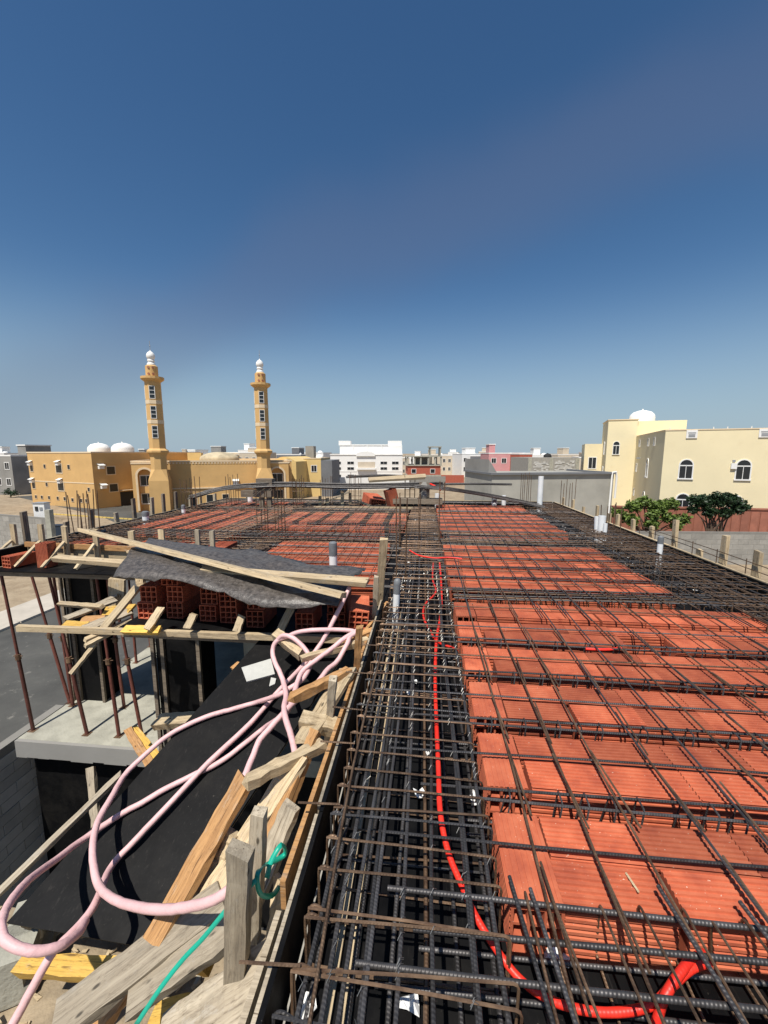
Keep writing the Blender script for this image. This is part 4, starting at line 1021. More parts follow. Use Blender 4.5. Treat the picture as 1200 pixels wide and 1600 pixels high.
def stirrup_mesh(w, z0, z1, r=0.005, mat='rust', hook=True):
    """closed link in the XZ plane with hooked ends, origin at its left end on the slab bed"""
    pts = [(0.0, 0, z1), (w*0.5, 0.002, z1+0.002), (w, 0, z1), (w, 0, z0), (w*0.5, 0, z0), (0, 0, z0), (0, 0.008, z1-0.01), (0.02, 0.012, z1+0.004), (0.09, 0.012, z1-0.03)]
    return MB().tube(fillet(pts), r, 6).mesh('stirrup', M[mat], True)

# main beam beside the stair opening
cageA = empty('beam_cage', (0, 0, BED), 0, 'long dark beam reinforcement cage running away beside the stair opening', 'rebar cage', 'beam cages of the slab')
for (x, z, r, mt, y1) in ((-0.35, .03, .008, 'rebar', 13.4), (-0.27, .028, .009, 'rebar', 13.4), (-0.215, .03, .008, 'rebar', 6.0), (-0.17, .028, .008, 'rebar', 13.4), (-0.15, .03, .008, 'rebar', 9.0),
                      (-0.06, .03, .008, 'rebar', 13.4), (0.05, .028, .008, 'rebar', 13.4), (0.165, .03, .008, 'rebar', 13.4), (0.19, .03, .008, 'rebar', 7.5), (0.275, .03, .009, 'rebar', 13.4),
                      (-0.36, -.185, .009, 'rebar', 13.4), (-0.22, -.185, .009, 'rebar', 13.4), (-0.09, -.185, .009, 'rebar', 13.4), (0.02, -.185, .009, 'rust', 13.4), (0.13, -.185, .009, 'rebar', 13.4), (0.26, -.185, .009, 'rebar', 13.4)):
    bar(cageA, (x+rs.uniform(-.01, .01), 0.3+rs.uniform(0, .1), z), (x+rs.uniform(-.015, .015), y1, z), r, mt, 8 if z > 0 else 6, 0.008, 'main_bar')
SA = [stirrup_mesh(0.70, 0.025, 0.262), stirrup_mesh(0.70, 0.025, 0.262, mat='rust_smooth'), stirrup_mesh(0.71, 0.025, 0.268, mat='rebar')]
y = 0.42
while y < 13.3:
    o = put('stirrup', SA[rs.choice((0, 0, 1, 1, 2))], cageA, (-0.405+rs.uniform(-.015, .01), y, rs.uniform(-.004, .006)), (rs.uniform(-.05, .05), 0, rs.uniform(-.05, .035)))
    if rs.random() < .3: put('stirrup', SA[1], cageA, (-0.40+rs.uniform(-.015, .01), y+.016, .004), (rs.uniform(-.05, .05), 0, rs.uniform(-.05, .05)))
    y += (0.137 if y < 4 else 0.15)+rs.uniform(-.03, .03)
# slender extra bar hung along the outer face and L bars standing up
bar(cageA, (-0.30, 0.35, .052), (-0.36, 3.4, .06), .006, 'rust', 6, .02, 'main_bar')
for y in (1.02, 1.62, 2.02, 2.32, 2.75, 3.2, 3.7):
    bar(cageA, (-0.56, y, 0.06+rs.uniform(0, .02)), (-0.37, y+.02, 0.055), .005, 'rust', 6, .001, 'spacer_bar')
# fine wire ties: small knots where bars cross
ties = MB()
for i in range(260):
    x = rs.choice((-0.35, -0.27, -0.17, -0.06, 0.05, 0.165, 0.275)); y = rs.uniform(0.6, 5.5); 
    c = Vector((x, y, 0.05)); ties.tube([c+Vector((-.012, -.012, -.012)), c+Vector((0, 0, .006)), c+Vector((.012, .012, -.01))], .0012, 3)
    if rs.random() < .35: ties.tube([c, c+Vector((rs.uniform(-.02, .02), rs.uniform(-.02, .02), .010))], .0008, 3)
tag(ties.build('wire_ties', M['brass'], cageA, (0, 0, -BED)), kind='stuff')

matR = empty('rebar_mat', (0, 0, BED), 0, 'open grid of thin steel bars over the red blocks on the right', 'rebar mat', 'rebar mats of the slab')
# bars along X: one over each row, two in each rib
allf = near_f+[4.06]+mid_f+far_f+[11.75, 12.28, 12.8]
for i, y in enumerate(allf):
    xe = 4.05; near = y < 4
    bar(matR, (-0.12-rs.uniform(0, .25), y+.2+rs.uniform(-.03, .03), .034), (xe, y+.2+rs.uniform(-.03, .03), .03), .006, rs.choice(('rust', 'rust', 'rebar')), 6, .006)
for i, y in enumerate(near_f+mid_f+far_f):
    for dy, r in ((-.045, .007), (-.115, .007)):
        if y == near_f[0]: continue
        x0 = rs.uniform(-.2, 0.15); bar(matR, (x0, y+dy+rs.uniform(-.012, .012), .022), (4.0, y+dy, .022), r, 'rebar', 7, .006)
        bar(matR, (0.2, y+dy, -.17), (4.0, y+dy, -.17), r, 'rebar', 5, .004)
# bars along Y
k = 0; x = 0.47
while x < 4.0:
    xa = x+rs.uniform(-.03, .03); tw = rs.uniform(-.05, .05)
    for (y0, y1) in ((0.55, 4.35), (3.95, 8.3), (7.9, 11.9), (11.4, 13.7)):
        bar(matR, (xa+rs.uniform(-.015, .015), y0+rs.uniform(0, .12), .047), (xa+tw*.6+rs.uniform(-.015, .015), y1+rs.uniform(-.12, .12), .046), .006, rs.choice(('rust', 'rust', 'rebar')), 6, .007)
    for y in near_f+mid_f[:3]:
        if rs.random() < .62:
            a = y-.08+rs.uniform(-.25, -.12); bar(matR, (xa+.022, a, .05), (xa+.015+rs.uniform(-.03, .03), a+rs.uniform(.35, .5), .052), .0055, 'rust', 6, .003, 'lap_bar')
    x += 0.235; k += 1
# rib links: slanted legs inside the ribs between the rows
for ri, y in enumerate((near_f[1:]+mid_f)[:9]):
    m = MB() if ri >= 4 else None; x = 0.42
    while x < 3.9:
        pts = [(x-.03, y-.135, -.2), (x, y-.12, .035), (x+.004, y-.04, .035), (x-.025+rs.uniform(-.02, .02), y-.028, -.2)]
        if m is None:
            p = Vector(pts[0]); MB().tube(fillet([Vector(q)-p for q in pts], .012), .0045, 5).build('rib_link', M['rebar'], matR, p-Vector((0, 0, BED)), smooth=True)
        else: m.tube(pts, .0045, 4)
        x += rs.choice((.12, .2, .235, .25))
    if m is not None: tag(m.build('rib_links', M['rebar'], matR, (0, 0, -BED)), kind='stuff')

# near cross beam at the camera's feet
cageB = empty('beam_cage', (0, 0, BED), 0, 'short beam cage of thick bars in the right foreground', 'rebar cage', 'beam cages of the slab')
for (y, z, r, x0) in ((1.325, .03, .0095, -.12), (1.215, .028, .0095, -.02), (1.095, .03, .0095, -.20), (0.86, .03, .0095, .2), (0.7, .03, .009, -.1), (1.30, -.17, .009, .0), (1.17, -.175, .009, -.15), (1.0, -.175, .009, .0), (0.8, -.175, .009, -.1)):
    bar(cageB, (x0, y-.012, z), (4.05, y+.02, z), r, 'rebar', 9, .006, 'main_bar')
SB = MB().tube(fillet([(0, 0, .25), (0.01, .35, .268), (0, .74, .258), (0.02, .75, .03), (0.02, 0, .03), (0, .0, .24), (.01, .09, .2)]), .005, 6).mesh('stirrup', M['rust'], True)
x = 0.40
while x < 3.9:
    put('stirrup', SB, cageB, (x, 0.6+rs.uniform(-.02, .02), rs.uniform(-.004, .006)), (0, rs.uniform(-.09, .09), rs.uniform(-.1, .10)))
    x += 0.125+rs.uniform(-.035, .035)
for x in (0.36, 0.43, 0.9, 1.16): bar(cageB, (x+.04, 0.75, .058), (x-.02, 1.37+rs.uniform(-.05, .05), .06), .0075, 'rebar', 8, .004, 'main_bar')

def cage(x0, x1, y0, y1, along, label, sp=.15, nb=7, lower=True, stuff_from=None, zt=.03, cnt=None):
    root = empty('beam_cage', (0, 0, BED), 0, label, 'rebar cage', 'beam cages of the slab')
    W = (y1-y0) if along == 'x' else (x1-x0)
    for z in ((zt, -.18) if lower else (zt,)):
        for i in range(nb):
            t = (i+.5)/nb*W+rs.uniform(-.03, .03)
            if along == 'x': bar(root, (x0, y0+t, z), (x1, y0+t+rs.uniform(-.04, .04), z), .008, rs.choice(('rebar', 'rebar', 'rust')), 6, .012, 'main_bar')
            else: bar(root, (x0+t, y0, z), (x0+t+rs.uniform(-.04, .04), y1, z), .008, rs.choice(('rebar', 'rebar', 'rust')), 6, .012, 'main_bar')
    a, b = (x0, x1) if along == 'x' else (y0, y1); m = MB(); t = a+.05; c = 0
    if along == 'x': me = MB().tube(fillet([(0, 0, .262), (0, W, .262), (0, W, .03), (0, 0, .03), (0, 0, .25)]), .005, 5).mesh('stirrup', M['rust'], True)
    else: me = stirrup_mesh(W, .03, .262)
    while t < b:
        d = rs.uniform(-.04, .04)
        if stuff_from is None or t < stuff_from:
            put('stirrup', me, root, (t, y0, 0) if along == 'x' else (x0, t, rs.uniform(0, .01)), (0, 0, d))
        else:
            if along == 'x': m.tube([(t, y0, .262), (t+d*W, y1, .262)], .005, 4)
            else: m.tube([(x0, t, .262), (x1, t+d*W, .262)], .005, 4)
        t += sp+rs.uniform(-.03, .03)
    if m.v: tag(m.build('stirrups', M['rust'], root), kind='stuff')
    return root
cage(0.34, 4.1, 4.47, 4.88, 'x', 'beam cage crossing the right slab behind the nearest block rows', .13, 6)
cage(3.25, 4.16, 0.4, 13.8, 'y', 'wide dense beam cage along the right edge board', .15, 8, True, 9.0)
cage(0.34, 4.1, 7.45, 8.6, 'x', 'wide beam cage across the middle of the right slab', .18, 9, True, 2.2)
cage(0.34, 4.1, 11.4, 11.7, 'x', 'narrow beam cage near the far end of the right slab', .2, 4, True, 0)
cage(-6.9, -0.5, 7.45, 8.25, 'x', 'wide beam cage across the left slab in front of the column bars', .17, 8, True, 0)
cage(-4.4, -3.75, 6.4, 13.6, 'y', 'beam cage running away through the middle of the left slab', .17, 6, True, 0)
cage(-7.0, -6.6, 6.6, 13.8, 'y', 'beam cage along the left edge board', .17, 5, True, 0)
cage(-3.3, -2.7, 4.9, 7.4, 'y', 'beam cage beside the tarpaulin on the left slab', .17, 5, True, 0)
cage(-6.9, -0.5, 11.55, 11.9, 'x', 'beam cage across the far part of the left slab', .2, 4, True, 0)
cage(-6.9, 4.1, 13.55, 13.9, 'x', 'beam cage along the far edge board', .2, 4, True, -99)

matL = empty('rebar_mat', (0, 0, BED), 0, 'grid of thin steel bars over the red blocks on the left', 'rebar mat', 'rebar mats of the slab')
for y in mid_f:
    bar(matL, (-3.2, y+.2, .034), (-.45, y+.2+rs.uniform(-.03, .03), .034), .005, 'rust', 5, .006)
    for dy in (-.045, -.1): bar(matL, (-3.2, y+dy, .022), (-.3, y+dy, .022), .007, 'rebar', 5, .006)
x = -6.8
while x < -.5:
    if x > -3.3: bar(matL, (x, 4.9, .047), (x+rs.uniform(-.05, .05), 8.3, .047), .005, 'rust', 5, .008)
    bar(matL, (x, 7.6 if x > -4 else 6.3, .049), (x+rs.uniform(-.05, .05), 13.7, .049), .005, 'rust', 5, .01)
    x += .16
y = 6.4
while y < 13.6:
    bar(matL, (-6.95, y, .04), (-4.0 if y < 8.3 else -.45, y+rs.uniform(-.05, .05), .04), .005, rs.choice(('rust', 'rebar')), 5, .01)
    y += .15
for x0 in ([-6.55+.55*i for i in range(5)]+[-3.6+.55*i for i in range(6)]):
    for dx in (-.05, -.12): bar(matL, (x0+dx, 8.4, .02), (x0+dx, 13.6, .02), .007, 'rebar', 5, .008)
# hand rail bar along the right edge
for z, y0 in ((.27, .5), (.2, 1.0)):
    pass
rail = empty('edge_rail', (4.3, 0.4, -0.1), 0, 'thin steel bar railing along the right edge of the slab', 'railing')
def rbar(p, q, r=.006): 
    return bar(rail, p, q, r, 'rust', 6, .012, 'rail_bar')
rbar((4.27, 0.4, .24), (4.27, 8.6, .22)); rbar((4.28, 3.6, .14), (4.27, 8.4, .15))
y = 0.8
while y < 8.6: rbar((4.27, y, -.1), (4.27, y+.02, .26), .006); y += .55

# ---- column starter bars
COLN = ['column bars standing beside the stair opening, taller of the middle pair', '']
def column(x, y, h, nx, ny, label, sx=.3, sy=.3, ties=4, mat='rust', lean=.02, z0=BED, tmax=None):
    root = empty('column_bars', (x, y, z0), 0, label, 'rebar cage', 'column starter bars')
    H2 = h-z0
    for i in range(nx):
        for j in range(ny):
            if 0 < i < nx-1 and 0 < j < ny-1: continue
            bx = (-.5+i/max(1, nx-1))*sx if nx > 1 else 0; by = (-.5+j/max(1, ny-1))*sy if ny > 1 else 0
            hh = H2*rs.uniform(.86, 1.0)
            pts = bar_pts((bx, by, 0.01), (bx+rs.uniform(-lean, lean), by+rs.uniform(-lean, lean), hh), .006, 5)
            MB().tube(pts, .009, 6).build('starter_bar', M[mat], root, smooth=True)
    for t in range(ties):
        z = (.08+(tmax or H2*.55)*t/max(1, ties-1))
        m = MB().tube([(-sx/2-.01, -sy/2-.01, z), (sx/2+.01, -sy/2-.01, z+rs.uniform(-.01, .01)), (sx/2+.01, sy/2+.01, z), (-sx/2-.01, sy/2+.01, z), (-sx/2-.01, -sy/2-.01, z)], .005, 5)
        m.build('column_tie', M[mat], root, smooth=True)
    return root
def col_at(px, yb, yt, *a, **k):
    p = PZ(px, yb, 0); t = PY(px, yt, p.y); return column(p.x, p.y, t.z, *a, **k)
col_at(425, 832, 757, 3, 3, 'thick cluster of column bars in the middle of the left slab', sx=.45, sy=.4, ties=5)
col_at(655, 845, 768, 3, 2, 'column bars rising from the main beam beyond the white pipe', sx=.75, sy=.3, ties=5)
col_at(626, 905, 765, 2, 1, 'pair of tall bars in the main beam in front of the other column bars', sx=.12, sy=.1, ties=0)
p = PX(128, 822, -6.9); column(-6.85, p.y, .98, 5, 2, 'row of thick column bars in front of the two-storey ochre building', sx=.5, sy=.18, ties=1, lean=.05)
col_at(300, 798, 742, 4, 2, 'column bars in front of the shaded mosque wall', sx=.45, sy=.2, ties=2)
col_at(364, 790, 738, 3, 2, 'column bars in front of the small air conditioner of the mosque', sx=.3, sy=.2, ties=1)
col_at(467, 795, 742, 3, 2, 'column bars left of the parked white car', sx=.25, sy=.25, ties=4)
col_at(511, 790, 741, 3, 2, 'column bars right of the parked white car', sx=.3, sy=.25, ties=2)
col_at(555, 792, 738, 3, 2, 'column bars under the middle of the long bar bundle', sx=.3, sy=.3, ties=4)
col_at(640, 790, 742, 3, 2, 'column bars right of the tipped red blocks', sx=.3, sy=.3, ties=3)
col_at(820, 790, 735, 3, 2, 'column bars beside the tall white pipe', sx=.25, sy=.25, ties=1)
col_at(886, 792, 748, 3, 2, 'column bars in front of the small black wall opening', sx=.35, sy=.25, ties=1)
p = PX(958, 822, 4.0); column(3.95, p.y, .62, 3, 2, 'column bars at the corner of the rendered grey building', sx=.3, sy=.25, ties=1)
col_at(690, 800, 745, 2, 2, 'reddish thin column bars right of the masonry pier', sx=.15, sy=.15, ties=2, mat='rust_smooth')

# ---- bundles of long bars resting across the starter bars
def bundle(pts, n, R, label, fan=0.0):
    root = empty('rebar_bundle', pts[0], 0, label, 'rebar bundle', 'bundles of long bars'); p0 = Vector(pts[0])
    for i in range(n):
        a = rs.uniform(0, 6.28); rr = R*math.sqrt(rs.random()); e = (i/(n-1)-.5)*fan
        P = []
        for k, p in enumerate(pts):
            t = k/(len(pts)-1); w = Vector((0, math.cos(a)*rr*1.5, math.sin(a)*rr*.6))
            P.append(Vector(p)-p0+w+Vector((0, e*t*1.5, -abs(e)*t*.1)))
        if rs.random() < .5: P[0] += (P[1]-P[0])*rs.uniform(0, .2); P[-1] -= (P[-1]-P[-2])*rs.uniform(0, .25)
        MB().tube(catmull(P, 3), .008, 5).build('long_bar', M['rebar'], root, smooth=True)
    return root
bundle([PD(296, 778, 12.2), PD(345, 764, 12.5), PD(400, 758, 12.7), PD(470, 757, 12.9)], 34, .12, 'bundle of long bars sloping up from the left edge of the slab', .25)
bundle([PD(392, 759, 12.3), PD(450, 757, 12.5), PD(550, 759.5, 12.5), PD(640, 758, 12.6), PD(692, 757, 12.8)], 44, .14, 'heavy bundle of long bars lying level across the starter bars')
bundle([PD(648, 760, 12.3), PD(700, 764, 12.3), PD(770, 775, 12.6), PZ(850, 791, .06)], 38, .10, 'bundle of long bars sloping down towards the tall white pipe', .5)
bundle([PD(540, 745, 14.5), PD(600, 743, 14.6), PD(648, 745, 14.6)], 16, .08, 'short bundle of bars in front of the white villa')
bundle([PD(660, 757, 15.0), PD(740, 756, 15.0), PD(800, 757, 15.2)], 12, .06, 'thin bundle of bars left of the rendered grey building')
# ================================================================== storey below, stair opening, loose things
LZ = -3.3
house = empty('concrete_storey', (-7, 5.8, GZ), 0, 'lower concrete storey with bare slab edge, columns and dark shuttering', 'building')
def hpart(mb, name, mat, smooth=False):
    o = mb.build(name, M[mat], house, smooth=smooth); o.matrix_parent_inverse = Matrix.Translation((7, -5.8, -GZ)); return o
# floor slab with a slightly ragged front edge
m = MB(); r = random.Random(3); n = 24
xs = [-7.05+(4.95+0.0)*i/n for i in range(n+1)]
m.box(-7.05, 5.86, LZ-.30, 4.2, 14, LZ)
hpart(m, 'floor_slab', 'concrete')
m = MB()
for i in range(n):
    m.box(xs[i], 5.80, LZ-.30+r.uniform(-.02, .01), xs[i+1], 5.86, LZ-.004)
hpart(m, 'slab_edge', 'concrete_dk')
hpart(MB().box(-.6, -3, LZ-.3, 4.2, 5.8, LZ), 'floor_slab', 'concrete')
# walls and columns that carry the deck
hpart(MB().box(-7.0, 13.7, LZ, 4.15, 13.9, BED-.15), 'rear_wall', 'cblock'); hpart(MB().box(3.95, -3, LZ, 4.15, 13.69, BED-.15), 'side_wall', 'cblock')
hpart(MB().box(-7.0, 10.4, LZ, -6.8, 13.69, BED-.15), 'side_wall', 'cblock')
hpart(MB().box(-7.0, 13.7, GZ, 4.15, 13.9, LZ-.3), 'rear_wall', 'cblock'); hpart(MB().box(3.95, -3, GZ, 4.15, 13.69, LZ-.3), 'side_wall', 'cblock')
hpart(MB().box(-.62, -3, GZ, -.42, 5.8, LZ-.3), 'stair_wall', 'cblock'); hpart(MB().box(-.60, -3, LZ, -.44, 3.7, -.5), 'stair_wall', 'cblock')
hpart(MB().box(-7.0, 6.05, GZ, -.62, 6.2, LZ-.3), 'inner_wall', 'film'); hpart(MB().box(-7.02, -3, GZ, -.62, 6.05, GZ+.1), 'shade_floor', 'asphalt')  # black wall added to stand in for shade, dark floor to cut bounce
for (x, y) in ((-6.9, 7.1), (-2.9, 6.0), (-.9, 6.2), (-6.9, 10.2), (2, 7), (-3.4, 10)):
    hpart(MB().box(x, y, LZ, x+.28, y+.5, BED-.14), 'column', 'concrete')
def shutter(px0, px1, yt, yb, Yp):
    a = PY(px0, yb, Yp); b = PY(px1, yb, Yp); x0, x1 = a.x, b.x
    hpart(MB().box(x0+.06, Yp+.02, LZ, x1-.06, Yp+.5, BED-.14), 'column_shutter', 'film')
    for x in (x0, x1-.06, x0+.16): hpart(MB().box(x, Yp-.03, LZ, x+.055, Yp+.019, BED-.2), 'shutter_stud', 'wood_dark')
shutter(114, 166, 900, 1090, 7.0); shutter(245, 320, 1000, 1110, 5.55)
# landing with debris soil, under the near end of the ramp
hpart(MB().box(-5.6, .2, -1.85, -.62, 2.25, -1.62), 'landing', 'concrete')
so = MB(); nx, ny = 66, 28
for j in range(ny+1):
    for i in range(nx+1):
        x = -5.6+4.96*i/nx; y = .2+2.05*j/ny
        z = -1.60+.03*math.sin(x*5+y*3)+.03*math.sin(x*2.3-y*4.1)+r.uniform(-.012, .012)
        so.v.append((x, y, max(z, -1.615)))
for j in range(ny):
    for i in range(nx): k = j*(nx+1)+i; so.face([k, k+1, k+nx+2, k+nx+1])
tag(so.build('soil', M['soil'], None, smooth=True), 'brown debris soil spread over the stair landing', 'soil', None, 'stuff')
ch = MB()
for i in range(1100):
    c = Vector((r.uniform(-5.5, -.7), r.uniform(.25, 2.2), -1.575)); a = r.uniform(0, 6.3); l = r.uniform(.008, .04); w = r.uniform(.004, .014)
    u = Vector((math.cos(a), math.sin(a), r.uniform(-.2, .3)))*l; v = Vector((-math.sin(a), math.cos(a), 0))*w; t = Vector((0, 0, r.uniform(.004, .015)))
    k = len(ch.v); P = [c-u-v, c+u-v*.6, c+u+v*.8, c-u*.7+v]; ch.v += [tuple(p) for p in P]+[tuple(p+t) for p in P]; ch.m = r.choice((0, 0, 1))
    for f in ((3, 2, 1, 0), (4, 5, 6, 7), (0, 1, 5, 4), (1, 2, 6, 5), (2, 3, 7, 6), (3, 0, 4, 7)): ch.face([k+j for j in f])
tag(ch.build('wood_chips', [M['wood'], M['concrete']]), 'wood chips and rubble scattered on the landing soil', 'debris', None, 'stuff')
# ground-storey block wall seen in the shade at lower left
block_wall(Vector((-7.25, -1.0, 0)), Vector((-7.25, 7.0, 0)), -3.42, 'pale block wall in the shade below the concrete floor edge', 'aac', .6, .2, .2, None, GZ, 'wall', 300)

# ---- steel props under the deck
def prop(px, yt, yb, zt, zb, label, tilt=0.0):
    b = PZ(px, yb, zb); 
    root = empty('steel_prop', b, 0, label, 'prop', 'steel props under the deck'); Ht = zt-zb; k = Ht*.48
    tip = Vector((tilt, 0, Ht)); 
    MB().tube([(0, 0, .01), tip*(k/Ht)], .030, 10).build('outer_tube', M['prop'], root, smooth=True)
    MB().tube([tip*(k/Ht-.02), tip], .024, 10).build('inner_tube', M['prop'], root, smooth=True)
    MB().lathe([(.045, k-.06), (.045, k+.04)], 10, (tilt*k/Ht, 0, 0)).build('collar', M['rust_smooth'], root)
    MB().box(-.06, -.06, 0, .06, .06, .008).build('base_plate', M['rust_smooth'], root); MB().box(tilt-.06, -.06, Ht-.008, tilt+.06, .06, Ht).build('head_plate', M['rust_smooth'], root)
    c = MB().tube([(tilt*k/Ht-.09, 0, k), (tilt*k/Ht+.09, 0, k+.01)], .008, 6).build('locking_pin', M['rust_smooth'], root)
zt = BED-.13
prop(52, 893, 1141, zt, LZ, 'steel prop at the left corner of the concrete floor', -.22)
prop(136, 890, 1147, zt, LZ, 'second steel prop along the front of the concrete floor', -.38)
prop(186, 900, 1150, zt, LZ, 'third steel prop along the front of the concrete floor', -.12)
prop(222, 940, 1150, zt, LZ, 'fourth steel prop beside the orange timber wedge', -.30)
prop(109, 890, 1098, zt, LZ, 'leaning steel prop behind the front row near the road', -.55)
prop(114, 890, 1102, zt, LZ, 'steel prop close beside the leaning prop near the road', -.1)
prop(194, 990, 1105, zt, LZ, 'steel prop in the shade behind the third prop', -.1)
prop(289, 1000, 1108, zt, LZ, 'rust brown prop in front of the large column shutter', -.14)
prop(213, 985, 1035, zt, LZ, 'far steel prop seen beyond the battens', 0)
prop(235, 985, 1010, zt, LZ, 'farthest steel prop beside the far slab edge', 0)

# ---- ramp sheet of black plywood (stair soffit shutter) and its boards
S = [PD(405, 1000, 4.25), PD(548, 1006, 4.15), PD(236, 1482, 2.35), PD(10, 1442, 2.48)]
sn = (S[1]-S[0]).cross(S[3]-S[0]).normalized()
if sn.z < 0: sn = -sn
so_ = (S[0]+S[1]+S[2]+S[3])/4
def on_sheet(px, py, lift=0.0):
    d = ray(px, py); t = (so_-CAM).dot(sn)/d.dot(sn); return CAM+d*t+sn*lift
S = [on_sheet(405, 1000), on_sheet(548, 1006), on_sheet(236, 1482), on_sheet(10, 1442)]
m = MB(); m.v += [tuple(p) for p in S]+[tuple(p-sn*.02) for p in S]
for f in ((0, 1, 2, 3), (7, 6, 5, 4), (0, 4, 5, 1), (1, 5, 6, 2), (2, 6, 7, 3), (3, 7, 4, 0)): m.face(list(f))
tag(m.build('plywood_sheet', M['film']), 'large black plywood sheet sloping down the stair opening under the pink hose', 'plywood sheet')

def plank(name, a, b, w, t, mat, label, cat='plank', up=(0, 0, 1), bow=0.0, grp='loose timbers', rough=.003):
    o = plank_obj(name, a, b, w, t, M[mat], up, bow, 8, rough); return tag(o, label, cat, grp)
# stringers under the ramp
for i, f in enumerate((.06, .92)):
    a = S[0].lerp(S[1], f)-sn*.075; b = S[3].lerp(S[2], f)-sn*.075
    plank('ramp_bearer', a, b, .05, .1, 'wood_grey', ('timber bearer under the left edge of the black sheet', 'timber bearer under the right edge of the black sheet')[i], 'timber', sn)
a = on_sheet(2, 1395, -.05); b = on_sheet(195, 1205, -.05)
plank('ramp_batten', a+Vector((-.06, 0, 0)), b+Vector((-.05, 0, 0)), .045, .035, 'wood_grey', 'thin batten along the outer left edge of the black sheet', 'batten', sn)
# foot blocks of the ramp
for (px, py, lb) in ((35, 1500, 'grey concrete block under the near left corner of the black sheet'), (55, 1455, 'second grey concrete block under the black sheet')):
    p = PZ(px, py+35, -1.6)
    m = MB(); m.prism([(-.10, 0), (.10, 0), (.10, .07), (.055, .1), (.055, .2), (.10, .23), (.10, .3), (-.10, .3), (-.10, .23), (-.055, .2), (-.055, .1), (-.10, .07)], -.12, .12, 'y')
    tag(m.build('concrete_block', M['concrete'], None, p, (0, 0, .5)), lb, 'block', 'grey foot blocks')

# long timbers over the stacked blocks
plank('long_plank', PD(131, 829, 5.55), PD(538, 931, 3.66), .15, .05, 'wood', 'thick pale plank lying diagonally across the tarpaulin', 'plank', (0, .35, 1))
plank('long_plank', PD(86, 872, 5.2), PD(574, 910, 3.9), .10, .05, 'wood', 'long pale plank under the diagonal plank', 'plank', (0, -.25, 1))
plank('front_batten', PD(27, 981, 4.55), PD(565, 1000, 4.02), .05, .062, 'wood', 'long thin batten along the front of the block shelf', 'batten')
plank('short_batten', PD(200, 862, 5.6), PD(275, 876, 5.3), .05, .03, 'wood', 'short thin batten on the tarpaulin under the diagonal plank', 'batten')
# jumble at the left end of the shelf
jj = [((93, 943, 5.3), (160, 948, 5.0), .055, .04, 'wood', 'pointed pale batten sticking out to the left of the timber jumble'),
      ((102, 967, 4.9), (182, 937, 5.3), .09, .03, 'wood_grey', 'grey board at the top of the timber jumble'),
      ((110, 964, 5.0), (184, 930, 5.35), .05, .03, 'wood_grey', 'thin grey batten behind the grey board of the timber jumble'),
      ((112, 1052, 4.45), (150, 1005, 4.6), .05, .03, 'wood', 'splintered batten hanging down below the timber jumble'),
      ((152, 994, 4.45), (216, 916, 4.75), .10, .03, 'wood', 'pale board leaning steeply against the left stack of red blocks'),
      ((128, 984, 4.6), (205, 955, 5.0), .12, .03, 'wood_grey', 'wide grey board lying in the middle of the timber jumble'),
      ((134, 1000, 4.35), (205, 968, 4.7), .05, .035, 'wood', 'pale batten on the lower side of the timber jumble'),
      ((132, 1010, 4.3), (205, 973, 4.65), .045, .035, 'wood', 'lowest splintered batten of the timber jumble'),
      ((100, 977, 4.75), (138, 979, 4.7), .10, .05, 'wood_yellow', 'short yellow timber end left of the timber jumble'),
      ((195, 984, 4.35), (250, 985, 4.2), .09, .04, 'wood_yellow', 'short yellow timber under the left stack of red blocks'),
      ((130, 970, 5.0), (165, 968, 5.0), .10, .06, 'wood_orange', 'round-ended brown timber inside the jumble'),
      ((163, 956, 5.1), (206, 952, 5.0), .14, .03, 'wood_yellow', 'yellow board behind the leaning pale board'),
      ((183, 905, 5.4), (183, 948, 5.4), .22, .04, 'wood', 'upright pale board at the left end of the block shelf'),
      ((216, 895, 5.2), (222, 920, 5.2), .10, .04, 'wood', 'short upright pale board under the tarpaulin edge')]
for (a, b, w, t, mt, lb) in jj:
    up = (0, -.6, 1) if abs(a[0]-b[0]) > 20 else (0, -1, .05)
    plank('scrap_batten', PD(*a), PD(*b), w, t, mt, lb, 'batten', up)
# boards propped between the block stacks (raking struts)
for i, (a, b, lb) in enumerate((((228, 986, 4.15), (252, 950, 4.3), 'pale strut between the first and second block stacks'),
                  ((292, 983, 4.15), (304, 958, 4.25), 'pale strut between the second and third block stacks'),
                  ((370, 986, 4.1), (378, 962, 4.2), 'pale strut left of the fifth block stack'),
                  ((436, 988, 4.1), (462, 938, 4.3), 'long strut right of the fifth block stack'))):
    plank('strut', PD(*a), PD(*b), .075, .03, 'wood', lb, 'strut', (0, -1, .2), 0, 'struts between the stacked blocks')

# ---- stacked hollow blocks on the shelf
def loose_block(x, y, z, rz, label, rot=None, grp='loose hollow blocks'):
    o = put('loose_hollow_block', BLKL, None, (x, y, z), rot or (0, 0, rz)); return tag(o, label, 'hollow block', grp)
BLKL = hollow_block(.40, .192, .187, 3, 3, .010).mesh('loose_hollow_block', M['clay'])
def stack(px, n, lb, Yf=4.02, dx=(0, 0, 0)):
    p = PY(px, 975, Yf); Yf += .12
    for k in range(n):
        nm = ('bottom', 'upper', 'top')[k] if n > 1 else 'single'
        loose_block(p.x+dx[k], Yf+.2+rs.uniform(-.02, .02)+.02*k, BED+.008+.189*k, math.pi/2+rs.uniform(-.04, .04), f'{nm} red hollow block of the {lb}')
stack(217, 2, 'leftmost stack under the tarpaulin', 4.0, (0, .02, 0))
stack(262, 3, 'second stack from the left under the tarpaulin', 4.05, (0, .02, -.06))
stack(317, 2, 'third stack from the left under the tarpaulin', 4.02)
stack(348, 2, 'fourth stack from the left under the tarpaulin', 3.99)
stack(391, 2, 'fifth stack from the left under the tarpaulin', 3.92)
